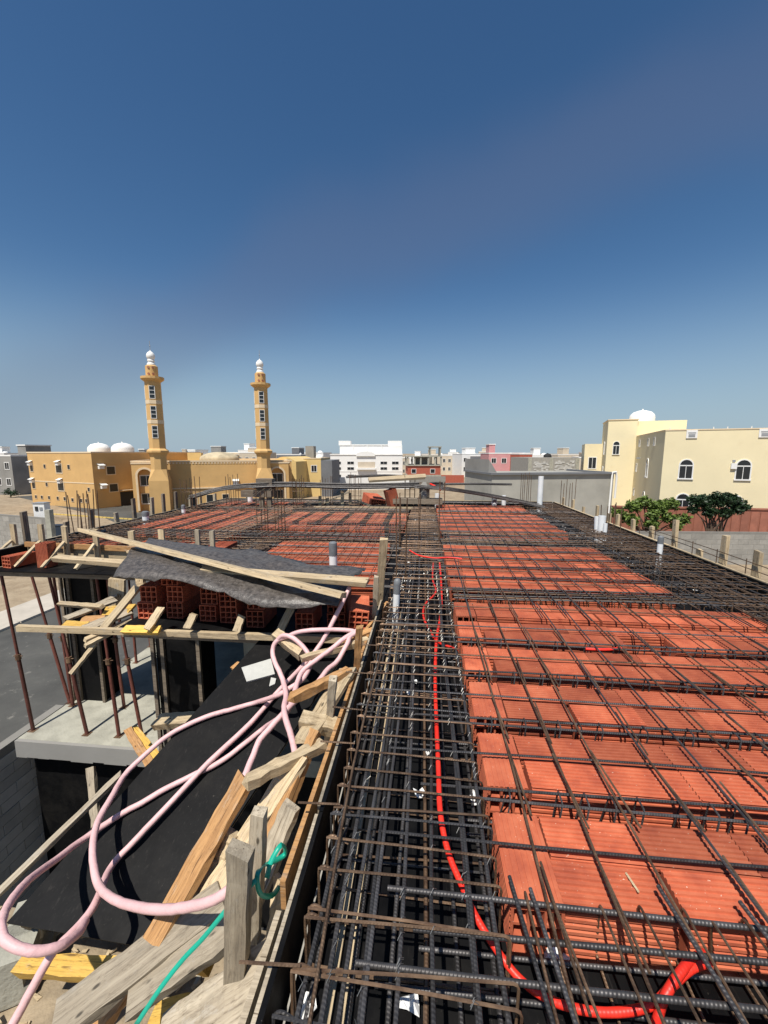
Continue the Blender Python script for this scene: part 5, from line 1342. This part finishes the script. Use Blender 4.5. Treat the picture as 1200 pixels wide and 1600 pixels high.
stack(470, 1, 'shelf between the struts', 3.92)
stack(521, 2, 'stack behind the pink hose', 3.94)
p = PY(557, 968, 3.86)
loose_block(p.x-.01, 4.02, BED+.15, 0, 'large tilted red hollow block at the right end of the shelf', (0.10, -.06, math.pi/2+.14))
loose_block(p.x+.03, 4.1, BED+.008, 0, 'red hollow block under the tilted block beside the edge board', (0, 0, math.pi/2+.1))
# two blocks on the left ledge
p = PY(22, 878, 5.95); loose_block(p.x, 6.05, BED+.008, math.pi/2-.18, 'red hollow block lying on the left ledge')
p = PY(62, 880, 5.98); o = put('loose_hollow_block', BLKL, None, (p.x, 6.02, BED+.205), (0, math.pi/2, .15)); tag(o, 'red hollow block standing upright on the left ledge', 'hollow block', 'loose hollow blocks')

# ---- tarpaulin over the stacks
def tarp():
    back = [PD(236, 843, 6.1), PD(330, 853, 5.7), PD(400, 862, 5.4), PD(470, 876, 5.1), PD(572, 890, 4.75)]
    front = [PD(176, 893, 4.35), PD(250, 899, 4.2), PD(340, 917, 4.0), PD(420, 941, 3.8), PD(528, 941, 3.75)]
    nb, nf = catmull(back, 8), catmull(front, 8); m = MB(); n = len(nb); k = 14; r = random.Random(4)
    for j in range(k+1):
        t = j/k
        for i in range(n):
            p = nb[i].lerp(nf[i], t); w = math.sin(i*.9+j*1.7)*.012+math.sin(i*.37-j*.8+2)*.018+r.uniform(-.008, .008)
            p.z += w+.07*math.sin(math.pi*min(1, t*1.1))
            if j == k: p.z -= .03+r.uniform(0, .02)
            m.v.append(tuple(p))
    for j in range(k):
        for i in range(n-1): a = j*n+i; m.face([a, a+1, a+n+1, a+n])
    o = m.build('tarpaulin', M['tarp'], smooth=True)
    sm = o.modifiers.new('thick', 'SOLIDIFY'); sm.thickness = .008
    tag(o, 'dusty grey plastic tarpaulin spread over the stacked red blocks', 'tarpaulin')
tarp()
# crumpled plastic on the shelf edge near the pink hose
# ---- boards and stakes beside the main beam form
tm = [('stake', (376, 1325, 1.52), (366, 1640, 1.75), .085, .06, 'wood_grey', 'thick splintered stake in the left foreground', 'stake'),
      ('stake', (405, 1268, 1.72), (395, 1470, 1.85), .06, .05, 'wood_grey', 'stake wrapped with green strap', 'stake'),
      ('stake', (520, 1058, 2.62), (512, 1175, 2.85), .05, .045, 'wood_grey', 'upright stake in the middle of the form side', 'stake'),
      ('stake', (562, 980, 3.1), (556, 1068, 3.3), .05, .04, 'wood_orange', 'orange stake near the tilted red block', 'stake'),
      ('stake', (600, 842, 4.4), (592, 945, 4.75), .085, .045, 'wood', 'tall mortar-speckled stake beside the white pipe', 'stake'),
      ('stake', (588, 900, 4.05), (583, 1010, 4.3), .045, .045, 'wood_grey', 'slim grey stake in front of the tall speckled stake', 'stake'),
      ('stake', (442, 885, 4.9), (438, 900, 4.95), .06, .04, 'wood', 'short stake end behind the tarpaulin', 'stake')]
for (nm, a, b, w, t, mt, lb, cat) in tm:
    plank(nm, PD(*b), PD(*a), w, t, mt, lb, cat, (0, 1, .1), 0, 'stakes beside the stair opening', .004)
tb = [((545, 1050, 3.1), (455, 1092, 2.75), .06, .06, 'wood_orange', 'orange brace between the middle stake and the pink hose'),
      ((505, 1163, 2.45), (386, 1222, 2.15), .065, .055, 'wood', 'pale brace across the two sloping planks'),
      ((553, 1052, 3.2), (512, 1070, 3.05), .08, .05, 'wood_orange', 'short orange brace near the orange stake'),
      ((576, 1000, 3.75), (470, 1030, 3.5), .05, .05, 'wood', 'pale rail under the looped hose'),
      ((585, 985, 3.9), (540, 1003, 3.75), .07, .05, 'wood_orange', 'orange rail at the foot of the tilted block'),
      ((430, 990, 3.85), (472, 1022, 3.6), .09, .09, 'wood', 'round pale log end near the looped hose'),
      ((540, 1140, 2.7), (470, 1125, 2.7), .09, .09, 'wood', 'round pale pole crossing behind the sloping plank'),
      ((545, 1045, 3.15), (475, 1160, 2.55), .13, .03, 'wood', 'wide pale plank sloping down beside the form'),
      ((470, 1180, 2.35), (318, 1420, 1.95), .12, .035, 'wood', 'long pale plank beside the brown plank'),
      ((384, 1215, 2.25), (225, 1500, 1.85), .115, .04, 'wood_orange', 'brown plank sloping down along the black sheet'),
      ((455, 1260, 2.05), (400, 1400, 1.9), .10, .03, 'wood_grey', 'weathered plank behind the strapped stake'),
      ((495, 1140, 2.5), (420, 1320, 2.05), .06, .06, 'wood_orange', 'orange timber close along the form side'),
      ((352, 1400, 1.95), (90, 1600, 1.75), .15, .05, 'wood_grey', 'wide weathered plank crossing the foreground'),
      ((375, 1440, 1.85), (210, 1560, 1.75), .13, .05, 'wood_grey', 'second weathered plank behind the wide one'),
      ((420, 1525, 1.6), (255, 1640, 1.6), .20, .05, 'wood_grey', 'broad weathered plank at the bottom edge'),
      ((225, 1500, 2.05), (140, 1620, 1.95), .12, .04, 'wood_orange', 'orange plank under the green strap'),
      ((35, 1508, 2.3), (240, 1520, 2.2), .085, .085, 'wood_yellow', 'yellow timber lying on the debris soil'),
      ((245, 1493, 2.1), (330, 1500, 2.0), .085, .085, 'wood_yellow', 'short yellow timber under the wide weathered plank'),
      ((240, 1590, 1.9), (350, 1560, 1.85), .08, .06, 'wood_yellow', 'yellow timber edge in the shade of the planks'),
      ((92, 1575, 2.45), (108, 1600, 2.4), .07, .04, 'wood_grey', 'small grey offcut on the debris soil'),
      ((246, 1128, 5.4), (320, 1123, 5.2), .17, .10, 'wood', 'rough log lying across the edge of the concrete floor'),
      ((200, 1140, 5.6), (235, 1195, 5.1), .10, .05, 'wood_orange', 'orange timber wedge at the concrete floor edge'),
      ((208, 1138, 5.65), (250, 1188, 5.15), .10, .05, 'wood_yellow', 'yellow timber wedge beside the orange one'),
      ((200, 1285, 3.4), (130, 1330, 3.1), .10, .04, 'wood_orange', 'orange board below the left edge of the black sheet'),
      ((368, 1042, 4.2), (382, 1048, 4.1), .09, .06, 'wood_orange', 'timber end poking out under the black sheet'),
      ((330, 1345, 2.1), (296, 1440, 2.0), .09, .04, 'wood_grey', 'grey board end between the black sheet and the brown plank'),
      ((362, 1300, 2.15), (345, 1345, 2.1), .10, .05, 'wood', 'short pale block of wood beside the brown plank'),
      ((300, 1395, 2.2), (262, 1470, 2.1), .06, .05, 'wood_grey', 'thin grey batten along the near right edge of the black sheet'),
      ((440, 1375, 1.85), (425, 1500, 1.75), .07, .03, 'wood', 'pale board standing behind the strapped stake'),
      ((20, 1570, 2.5), (62, 1600, 2.35), .03, .02, 'wood_yellow', 'thin yellow stick at the bottom left corner'),
      ((142, 1200, 4.9), (150, 1290, 4.6), .08, .05, 'wood_grey', 'upright timber in the dark below the concrete floor')]
for (a, b, w, t, mt, lb) in tb:
    plank('timber', PD(*a), PD(*b), w, t, mt, lb, 'timber', (-.25, -.35, 1), .0, 'loose timbers', .006)

# ---- hoses and conduits
def hose(path, r=.021, k=5, wob=0.0):
    P = catmull(path, k); q = random.Random(len(P))
    P = [p+Vector((q.uniform(-1, 1), q.uniform(-1, 1), q.uniform(-1, 1)))*wob for p in P]
    return MB().tube(P, r, 10, rr=[r*(1+q.uniform(-.025, .02)) for p in P])
ph = empty('pink_hose', on_sheet(300, 1225, .02), 0, 'long pink rubber hose looped over the black plywood sheet', 'hose')
P0 = Vector(ph.location)
def strand(path):
    o = hose([p-P0 for p in path], .0205, 5, .0012).build('hose_length', M['pink'], ph, smooth=True); return o
A = lambda pts, l=.024: [on_sheet(x, y, l) for x, y in pts]
strand([PD(546, 918, 4.0), PD(530, 952, 3.85), PD(503, 1003, 3.75), PD(478, 1035, 3.65)]+A([(440, 1083), (395, 1135), (330, 1197), (262, 1270), (215, 1320), (178, 1362)], .06)+[PD(150, 1410, 2.25), PD(118, 1452, 2.1), PD(84, 1487, 2.0), PD(50, 1545, 1.95), PD(14, 1612, 1.9)])
strand([PD(557, 990, 3.75), PD(546, 985, 3.75), PD(500, 984, 3.75), PD(470, 987, 3.75), PD(450, 994, 3.7), PD(433, 1001, 3.7), PD(426, 1016, 3.68), PD(429, 1033, 3.6), PD(437, 1050, 3.5), PD(443, 1066, 3.4), PD(447, 1087, 3.2), PD(444, 1104, 3.0), PD(446, 1122, 2.85), PD(453, 1143, 2.75), PD(459, 1166, 2.6), PD(462, 1195, 2.45), PD(456, 1240, 2.3), PD(446, 1280, 2.2), PD(438, 1305, 2.15)])
strand([PD(431, 1003, 3.72), PD(442, 993, 3.68), PD(458, 997, 3.64), PD(475, 1012, 3.6), PD(484, 1028, 3.55), PD(483, 1043, 3.5), PD(473, 1061, 3.4), PD(450, 1077, 3.35), PD(432, 1087, 3.35)]+A([(400, 1101), (365, 1111), (330, 1121), (290, 1138), (258, 1157), (225, 1186), (198, 1213)], .03)+[PD(174, 1246, 2.9), PD(156, 1277, 2.75), PD(147, 1305, 2.6), PD(145, 1342, 2.45), PD(153, 1380, 2.3), PD(172, 1402, 2.15), PD(205, 1415, 2.0), PD(245, 1421, 1.85), PD(290, 1418, 1.75), PD(330, 1408, 1.68), PD(362, 1388, 1.66), PD(385, 1365, 1.75)])
strand([PD(560, 984, 3.75), PD(537, 998, 3.65), PD(520, 1012, 3.6), PD(493, 1032, 3.5), PD(474, 1047, 3.45), PD(466, 1062, 3.35), PD(460, 1082, 3.2), PD(451, 1108, 3.05), PD(437, 1122, 3.0)]+A([(415, 1140), (385, 1164), (345, 1194), (300, 1216), (260, 1236), (225, 1257), (190, 1276)], .03)+[PD(132, 1310, 2.75), PD(85, 1345, 2.5), PD(45, 1375, 2.25), PD(17, 1408, 2.05), PD(2, 1440, 1.9), PD(6, 1466, 1.82), PD(30, 1482, 1.8), PD(62, 1486, 1.82), PD(95, 1478, 1.87), PD(122, 1458, 1.98), PD(133, 1440, 2.1)])
strand([PD(557, 988, 3.72), PD(547, 995, 3.68), PD(542, 1007, 3.6), PD(527, 1033, 3.5), PD(512, 1046, 3.4), PD(494, 1069, 3.25), PD(475, 1084, 3.15), PD(459, 1098, 3.05), PD(444, 1113, 2.95), PD(420, 1140, 2.85), PD(405, 1158, 2.8), PD(394, 1185, 2.7), PD(370, 1242, 2.5), PD(346, 1290, 2.4), PD(330, 1318, 2.4)])
bar_p = None
def red(name, path, r, label): return tag(hose(path, r).build(name, M['red'], smooth=True), label, 'conduit', 'red conduits')
red('red_conduit', [PZ(x, y, z) for x, y, z in ((687, 880, .03), (689, 905, 0), (690, 935, 0), (688, 965, -.01), (682, 1000, -.01), (680, 1060, -.02), (682, 1130, -.01), (685, 1200, .02), (688, 1270, .02), (700, 1330, -.01), (720, 1380, -.03), (748, 1440, -.05), (795, 1510, -.08), (835, 1548, -.1), (885, 1572, -.12), (950, 1582, -.12), (1015, 1572, -.1), (1050, 1540, -.06), (1078, 1515, -.03), (1108, 1503, -.04))], .013, 'long red conduit running along the main beam and curling to the right foreground')
red('red_conduit', [PZ(x, y, z) for x, y, z in ((1015, 1640, -.08), (1028, 1590, -.1), (1040, 1555, -.05), (1075, 1505, -.02), (1100, 1490, -.06))], .014, 'short red conduit end crossing the curl in the right foreground')
red('red_conduit', [PZ(x, y, z) for x, y, z in ((677, 880, .02), (676, 905, .02), (681, 925, .02), (664, 945, .01), (662, 965, 0), (672, 985, -.02), (684, 1003, -.03), (716, 1015, -.02))], .011, 'thinner red conduit branching left of the long one')
red('red_conduit', [PZ(x, y, z) for x, y, z in ((640, 860, .05), (655, 868, .05), (680, 872, .05), (700, 871, .06), (722, 873, .06))], .012, 'short red conduit lying across the main beam towards the blocks')
red('red_conduit', [PZ(x, y, z) for x, y, z in ((915, 1014, .015), (945, 1015, .02), (972, 1013, .015))], .012, 'small piece of red conduit on the second block row')
red('red_conduit', [PD(672, 756, 12.6), PD(680, 760, 12.4), PD(688, 766, 12.2)], .03, 'red pipe end sticking out of the bar bundle')

# ---- white drain pipes
def pipe(px, yb, yt, r, label, tape=.2, zb=BED, lean=0.0):
    b = PZ(px, yb, 0); t = PY(px, yt, b.y); h = t.z-zb
    root = empty('drain_pipe', (b.x, b.y, zb), 0, label, 'pipe', 'white drain pipes')
    MB().lathe([(r, 0), (r, h*(1-tape)), (r*.9, h*(1-tape)), (r*.9, 0.02)], 14).build('pipe', M['pvc'], root, (0, 0, 0), (0, lean, 0), True)
    if tape: MB().lathe([(r*1.06, h*(1-tape)-.02), (r*1.08, h*(1-tape*.4)), (r*1.02, h-.01), (r*.6, h+.006), (.001, h)], 12).build('tape_cap', M['tape'], root, (0, 0, 0), (0, lean, 0), True)
pipe(521, 896, 847, .055, 'thick white pipe with grey taped top behind the tarpaulin', .25)
pipe(228, 815, 799, .075, 'white pipe near the left edge before the mosque', .2)
pipe(287, 803, 789, .05, 'small white pipe in front of the mosque corner', .2)
pipe(391, 785, 765, .08, 'white pipe left of the parked car', .12)
pipe(617, 950, 905, .036, 'slim white pipe with dark cap beside the main beam', .25, BED, .05)
pipe(683, 787, 771, .08, 'white pipe right of the masonry pier', 0)
pipe(772, 790, 776, .08, 'white pipe wrapped with tape at the end of the bar bundle', .3)
pipe(787, 789, 774, .07, 'white pipe left of the black wall opening', 0)
pipe(843, 792, 744, .08, 'tall white pipe in front of the rendered building', 0)
pipe(939, 832, 806, .075, 'thickest of three white pipes at the right edge', 0)
pipe(933, 831, 807, .05, 'leaning thin pipe left of the thickest of three', 0, BED, -.05)
pipe(945, 834, 818, .04, 'shortest of three white pipes at the right edge', 0)
pipe(1030, 868, 838, .042, 'single white pipe with dark cap at the right edge', .18)
p = PX(158, 812, -6.6); tag(MB().lathe([(.07, 0), (.07, .3), (.06, .3), (.06, .02)], 12).build('pipe_stub', M['bluebin'], None, (p.x, p.y, BED), smooth=True), 'short dark pipe stub at the left edge of the slab', 'pipe')

# ---- scraps
def scrap(pts, label, lift=.006, mat='paper', nm='paper_scrap', cat='paper', z=-.2):
    r = random.Random(len(label)); P = [Vector((p[0], p[1], 0)) for p in pts]; c = sum(P, Vector())/len(P); m = MB()
    k = len(P); m.v.append((0, 0, .02)); 
    for p in P: q = p-c; m.v.append((q.x*.5, q.y*.5, r.uniform(.0, .035)))
    for p in P: q = p-c; m.v.append((q.x, q.y, r.uniform(0, .03)))
    for i in range(k):
        j = (i+1) % k; m.face([0, 1+i, 1+j]); m.face([1+i, 1+k+i, 1+k+j, 1+j])
    o = m.build(nm, M[mat], None, (c.x, c.y, z)); sm = o.modifiers.new('t', 'SOLIDIFY'); sm.thickness = .002; return tag(o, label, cat, 'white scraps in the beams')
def sc(px, py, w, h, label, z=-.2, mat='paper'):
    c = PZ(px, py, z); r = random.Random(px); pts = []
    for i in range(7):
        a = 6.283*i/7; q = r.uniform(.65, 1.1); pts.append((c.x+w/2*q*math.cos(a), c.y+h/2*q*math.sin(a)))
    scrap(pts, label, z=z, mat=mat)
sc(655, 1243, .07, .10, 'white paper scrap beside the red conduit in the main beam'); sc(742, 1247, .07, .12, 'crumpled white paper against the block row edge')
sc(640, 1085, .05, .07, 'white scrap far down in the main beam'); sc(648, 1068, .05, .04, 'smaller white scrap behind another in the main beam')
sc(668, 1180, .03, .02, 'tiny white scrap next to the red conduit'); sc(710, 1005, .06, .05, 'white scrap at the near end of the branching conduit')
sc(655, 1003, .05, .05, 'white scrap left of the branching conduit'); sc(478, 1578, .07, .09, 'bluish white paper at the bottom edge by the form side')
sc(640, 1572, .10, .06, 'white scrap at the bottom edge under the ribbed bars'); sc(868, 1500, .12, .08, 'white paper under the near beam cage')
sc(1060, 965, .12, .08, 'white scrap in the right edge beam cage', -.15); sc(1020, 960, .2, .05, 'pale strip of paper in the right cross beam', -.15)
for i in range(60):
    pass
bits = MB(); rb = random.Random(8)
for i in range(150):
    y = rb.uniform(4, 12); x = rb.uniform(3.2, 4.1) if rb.random() < .7 else rb.uniform(-.35, .3); c = Vector((x, y, BED+.01)); s = rb.uniform(.008, .03)
    bits.quad(c+Vector((-s, -s*.7, 0)), c+Vector((s, -s, .01)), c+Vector((s*.8, s, 0)), c+Vector((-s, s*.6, .012)))
tag(bits.build('foam_crumbs', M['paper']), 'white crumbs scattered in the beam cages', 'debris', None, 'stuff')
# pale battens lying on the bed of the main beam
for (x0, x1, w, lb) in ((-.305, -.32, .035, 'pale batten on the bed of the main beam, nearer the form side'), (-.235, -.255, .03, 'second pale batten on the bed of the main beam')):
    plank('bed_batten', (x0, .7, BED+.012), (x1, 4.6, BED+.012), w, .02, 'wood', lb, 'batten', (0, 0, 1), 0, 'battens in the main beam')
# board on the black sheet
q = [on_sheet(378, 1045, .02), on_sheet(424, 1031, .02), on_sheet(430, 1055, .02), on_sheet(386, 1067, .02)]
m = MB(); m.v += [tuple(p) for p in q]+[tuple(p-sn*.018) for p in q]
for f in ((0, 1, 2, 3), (7, 6, 5, 4), (0, 4, 5, 1), (1, 5, 6, 2), (2, 6, 7, 3), (3, 7, 4, 0)): m.face(list(f))
tag(m.build('white_board', M['foam']), 'broken greyish white board lying on the black sheet', 'board')
q = [on_sheet(424, 1060, .016), on_sheet(432, 1062, .018), on_sheet(430, 1070, .016), on_sheet(421, 1074, .016)]
m = MB(); m.v += [tuple(p) for p in q]+[tuple(p-sn*.014) for p in q]
for f in ((0, 1, 2, 3), (7, 6, 5, 4), (0, 4, 5, 1), (1, 5, 6, 2), (2, 6, 7, 3), (3, 7, 4, 0)): m.face(list(f))
tag(m.build('white_board_chip', M['foam']), 'small white chip broken off the board', 'board')
# green strap
def ribbon(path, w, nrm):
    P = catmull(path, 5); m = MB()
    for i, p in enumerate(P):
        t = (P[min(i+1, len(P)-1)]-P[max(i-1, 0)]).normalized(); s = t.cross(Vector(nrm)).normalized()*w/2
        m.v += [tuple(p+s), tuple(p-s)]
    for i in range(len(P)-1): m.face([2*i, 2*i+1, 2*i+3, 2*i+2])
    return m
gs = empty('green_strap', PD(330, 1450, 1.62), 0, 'green packing strap tied round a stake and trailing over the planks', 'strap'); G0 = Vector(gs.location)
for path, w in (([PD(400, 1375, 1.58), PD(362, 1412, 1.6), PD(318, 1465, 1.62), PD(285, 1500, 1.62), PD(250, 1545, 1.6), (PD(210, 1605, 1.6))], .018),
             ([PD(417, 1372, 1.68), PD(424, 1345, 1.7), PD(440, 1320, 1.74), PD(445, 1335, 1.8), PD(420, 1350, 1.72), PD(405, 1360, 1.62), PD(402, 1378, 1.6), PD(408, 1397, 1.62), PD(425, 1399, 1.68), PD(437, 1385, 1.75)], .02)):
    o = ribbon([p-G0 for p in path], w, (0, -.7, .7)).build('strap_length', M['green'], gs, smooth=True); sm = o.modifiers.new('t', 'SOLIDIFY'); sm.thickness = .002
# straw on the near block row
tag(MB().tube([PZ(978, 1364, .006), PZ(998, 1394, .008)], .004, 5).build('wood_splinter', M['wood']), 'pale wood splinter lying on the nearest block row', 'splinter')
# far timber frame, tipped blocks and masonry pier at the far end of the slab
def far_plank(a, b, w, t, lb, mt='wood'): plank('far_timber', a, b, w, t, mt, lb, 'timber', (0, 0, 1), 0, 'timbers at the far slab edge')
far_plank(PZ(490, 793, .02), PZ(645, 794, .02), .10, .06, 'long pale timber along the far end of the left slab')
far_plank(PD(505, 786, 13.2), PD(545, 769, 13.2), .12, .05, 'pale timber leaning up at the far slab edge', 'wood_grey')
far_plank(PD(560, 783, 13.0), PD(580, 791, 12.8), .12, .05, 'short timber leaning beside the tipped red blocks')
for i, (px, yt) in enumerate(((500, 775), (512, 778), (535, 768), (547, 770), (605, 770), (612, 772))):
    b = PZ(px, 791, 0); t = PY(px, yt, b.y); plank('far_stake', b-Vector((0, 0, .2)), t, .09, .05, 'wood', ('first pale stake at the left of the far timber frame','second pale stake from the left of the far timber frame','taller pale stake where the leaning far timber ends','pale stake just right of the leaning far timber','pale stake just left of the standing far red block','pale stake just right of the standing far red block')[i], 'stake', (0, 1, 0), 0, 'stakes at the far slab edge')
c = PD(582, 783, 13.4)
tag(put('loose_hollow_block', hollow_block(.9, .5, .42, 6, 5, .02).mesh('block_pallet', M['clay']), None, c-Vector((0, 0, .25)), (.12, -.16, math.pi/2+.45)), 'tipped pile of red hollow blocks at the far slab edge', 'hollow block')
c = PZ(606, 793, 0); o = put('loose_hollow_block', BLKL, None, c+Vector((0, 0, .2)), (0, 1.3, .5), (1.6, 1.6, 1.6)); tag(o, 'single red hollow block standing up beside the tipped pile', 'hollow block', 'loose hollow blocks')
p = PZ(661, 838, 0); 
b_ = empty('masonry_lump', (p.x, 12.4, BED), 0, 'rough pale masonry lump on dark posts under the bar bundle', 'masonry')
pp = PY(660, 790, 12.4)
MB().box(pp.x-.9, -.1, .35, pp.x+.6, .3, .5).build('cross_beam', M['wood_dark'], b_, (-p.x, 0, 0)); 
for dx in (-.8, -.1, .12, .5): MB().box(pp.x+dx, 0, 0, pp.x+dx+.09, .09, 1.0 if abs(dx) < .2 else .5).build('post', M['wood_dark'], b_, (-p.x, 0, 0))
m = MB().lathe([(.09, .5), (.13, .6), (.10, .75), (.14, .9), (.07, 1.0)], 7, (pp.x-p.x+.05, .05, 0)); m.build('mortar_lump', M['cblock'], b_)
t_ = empty('timber_trestle', (PZ(424, 790, 0).x, 12.0, BED), 0, 'dark timber trestle under the left end of the level bar bundle', 'trestle')
MB().box(-.7, -.15, .55, .25, .25, .75).build('beam', M['wood_dark'], t_); MB().box(-.15, -.1, .0, -.03, .02, .55).build('leg', M['wood_dark'], t_); MB().box(.1, -.1, 0, .22, .02, .55).build('leg', M['wood_dark'], t_); MB().box(-.25, -.05, .75, .25, .25, 1.1).build('packing', M['wood_dark'], t_)
# plywood panel on top of the bundle by the red pipe
plank('board_on_bundle', PD(575, 750, 12.8), PD(664, 744.5, 12.8), .3, .07, 'wood', 'rough pale board lying on the long bar bundle', 'board', (0, -.3, 1))
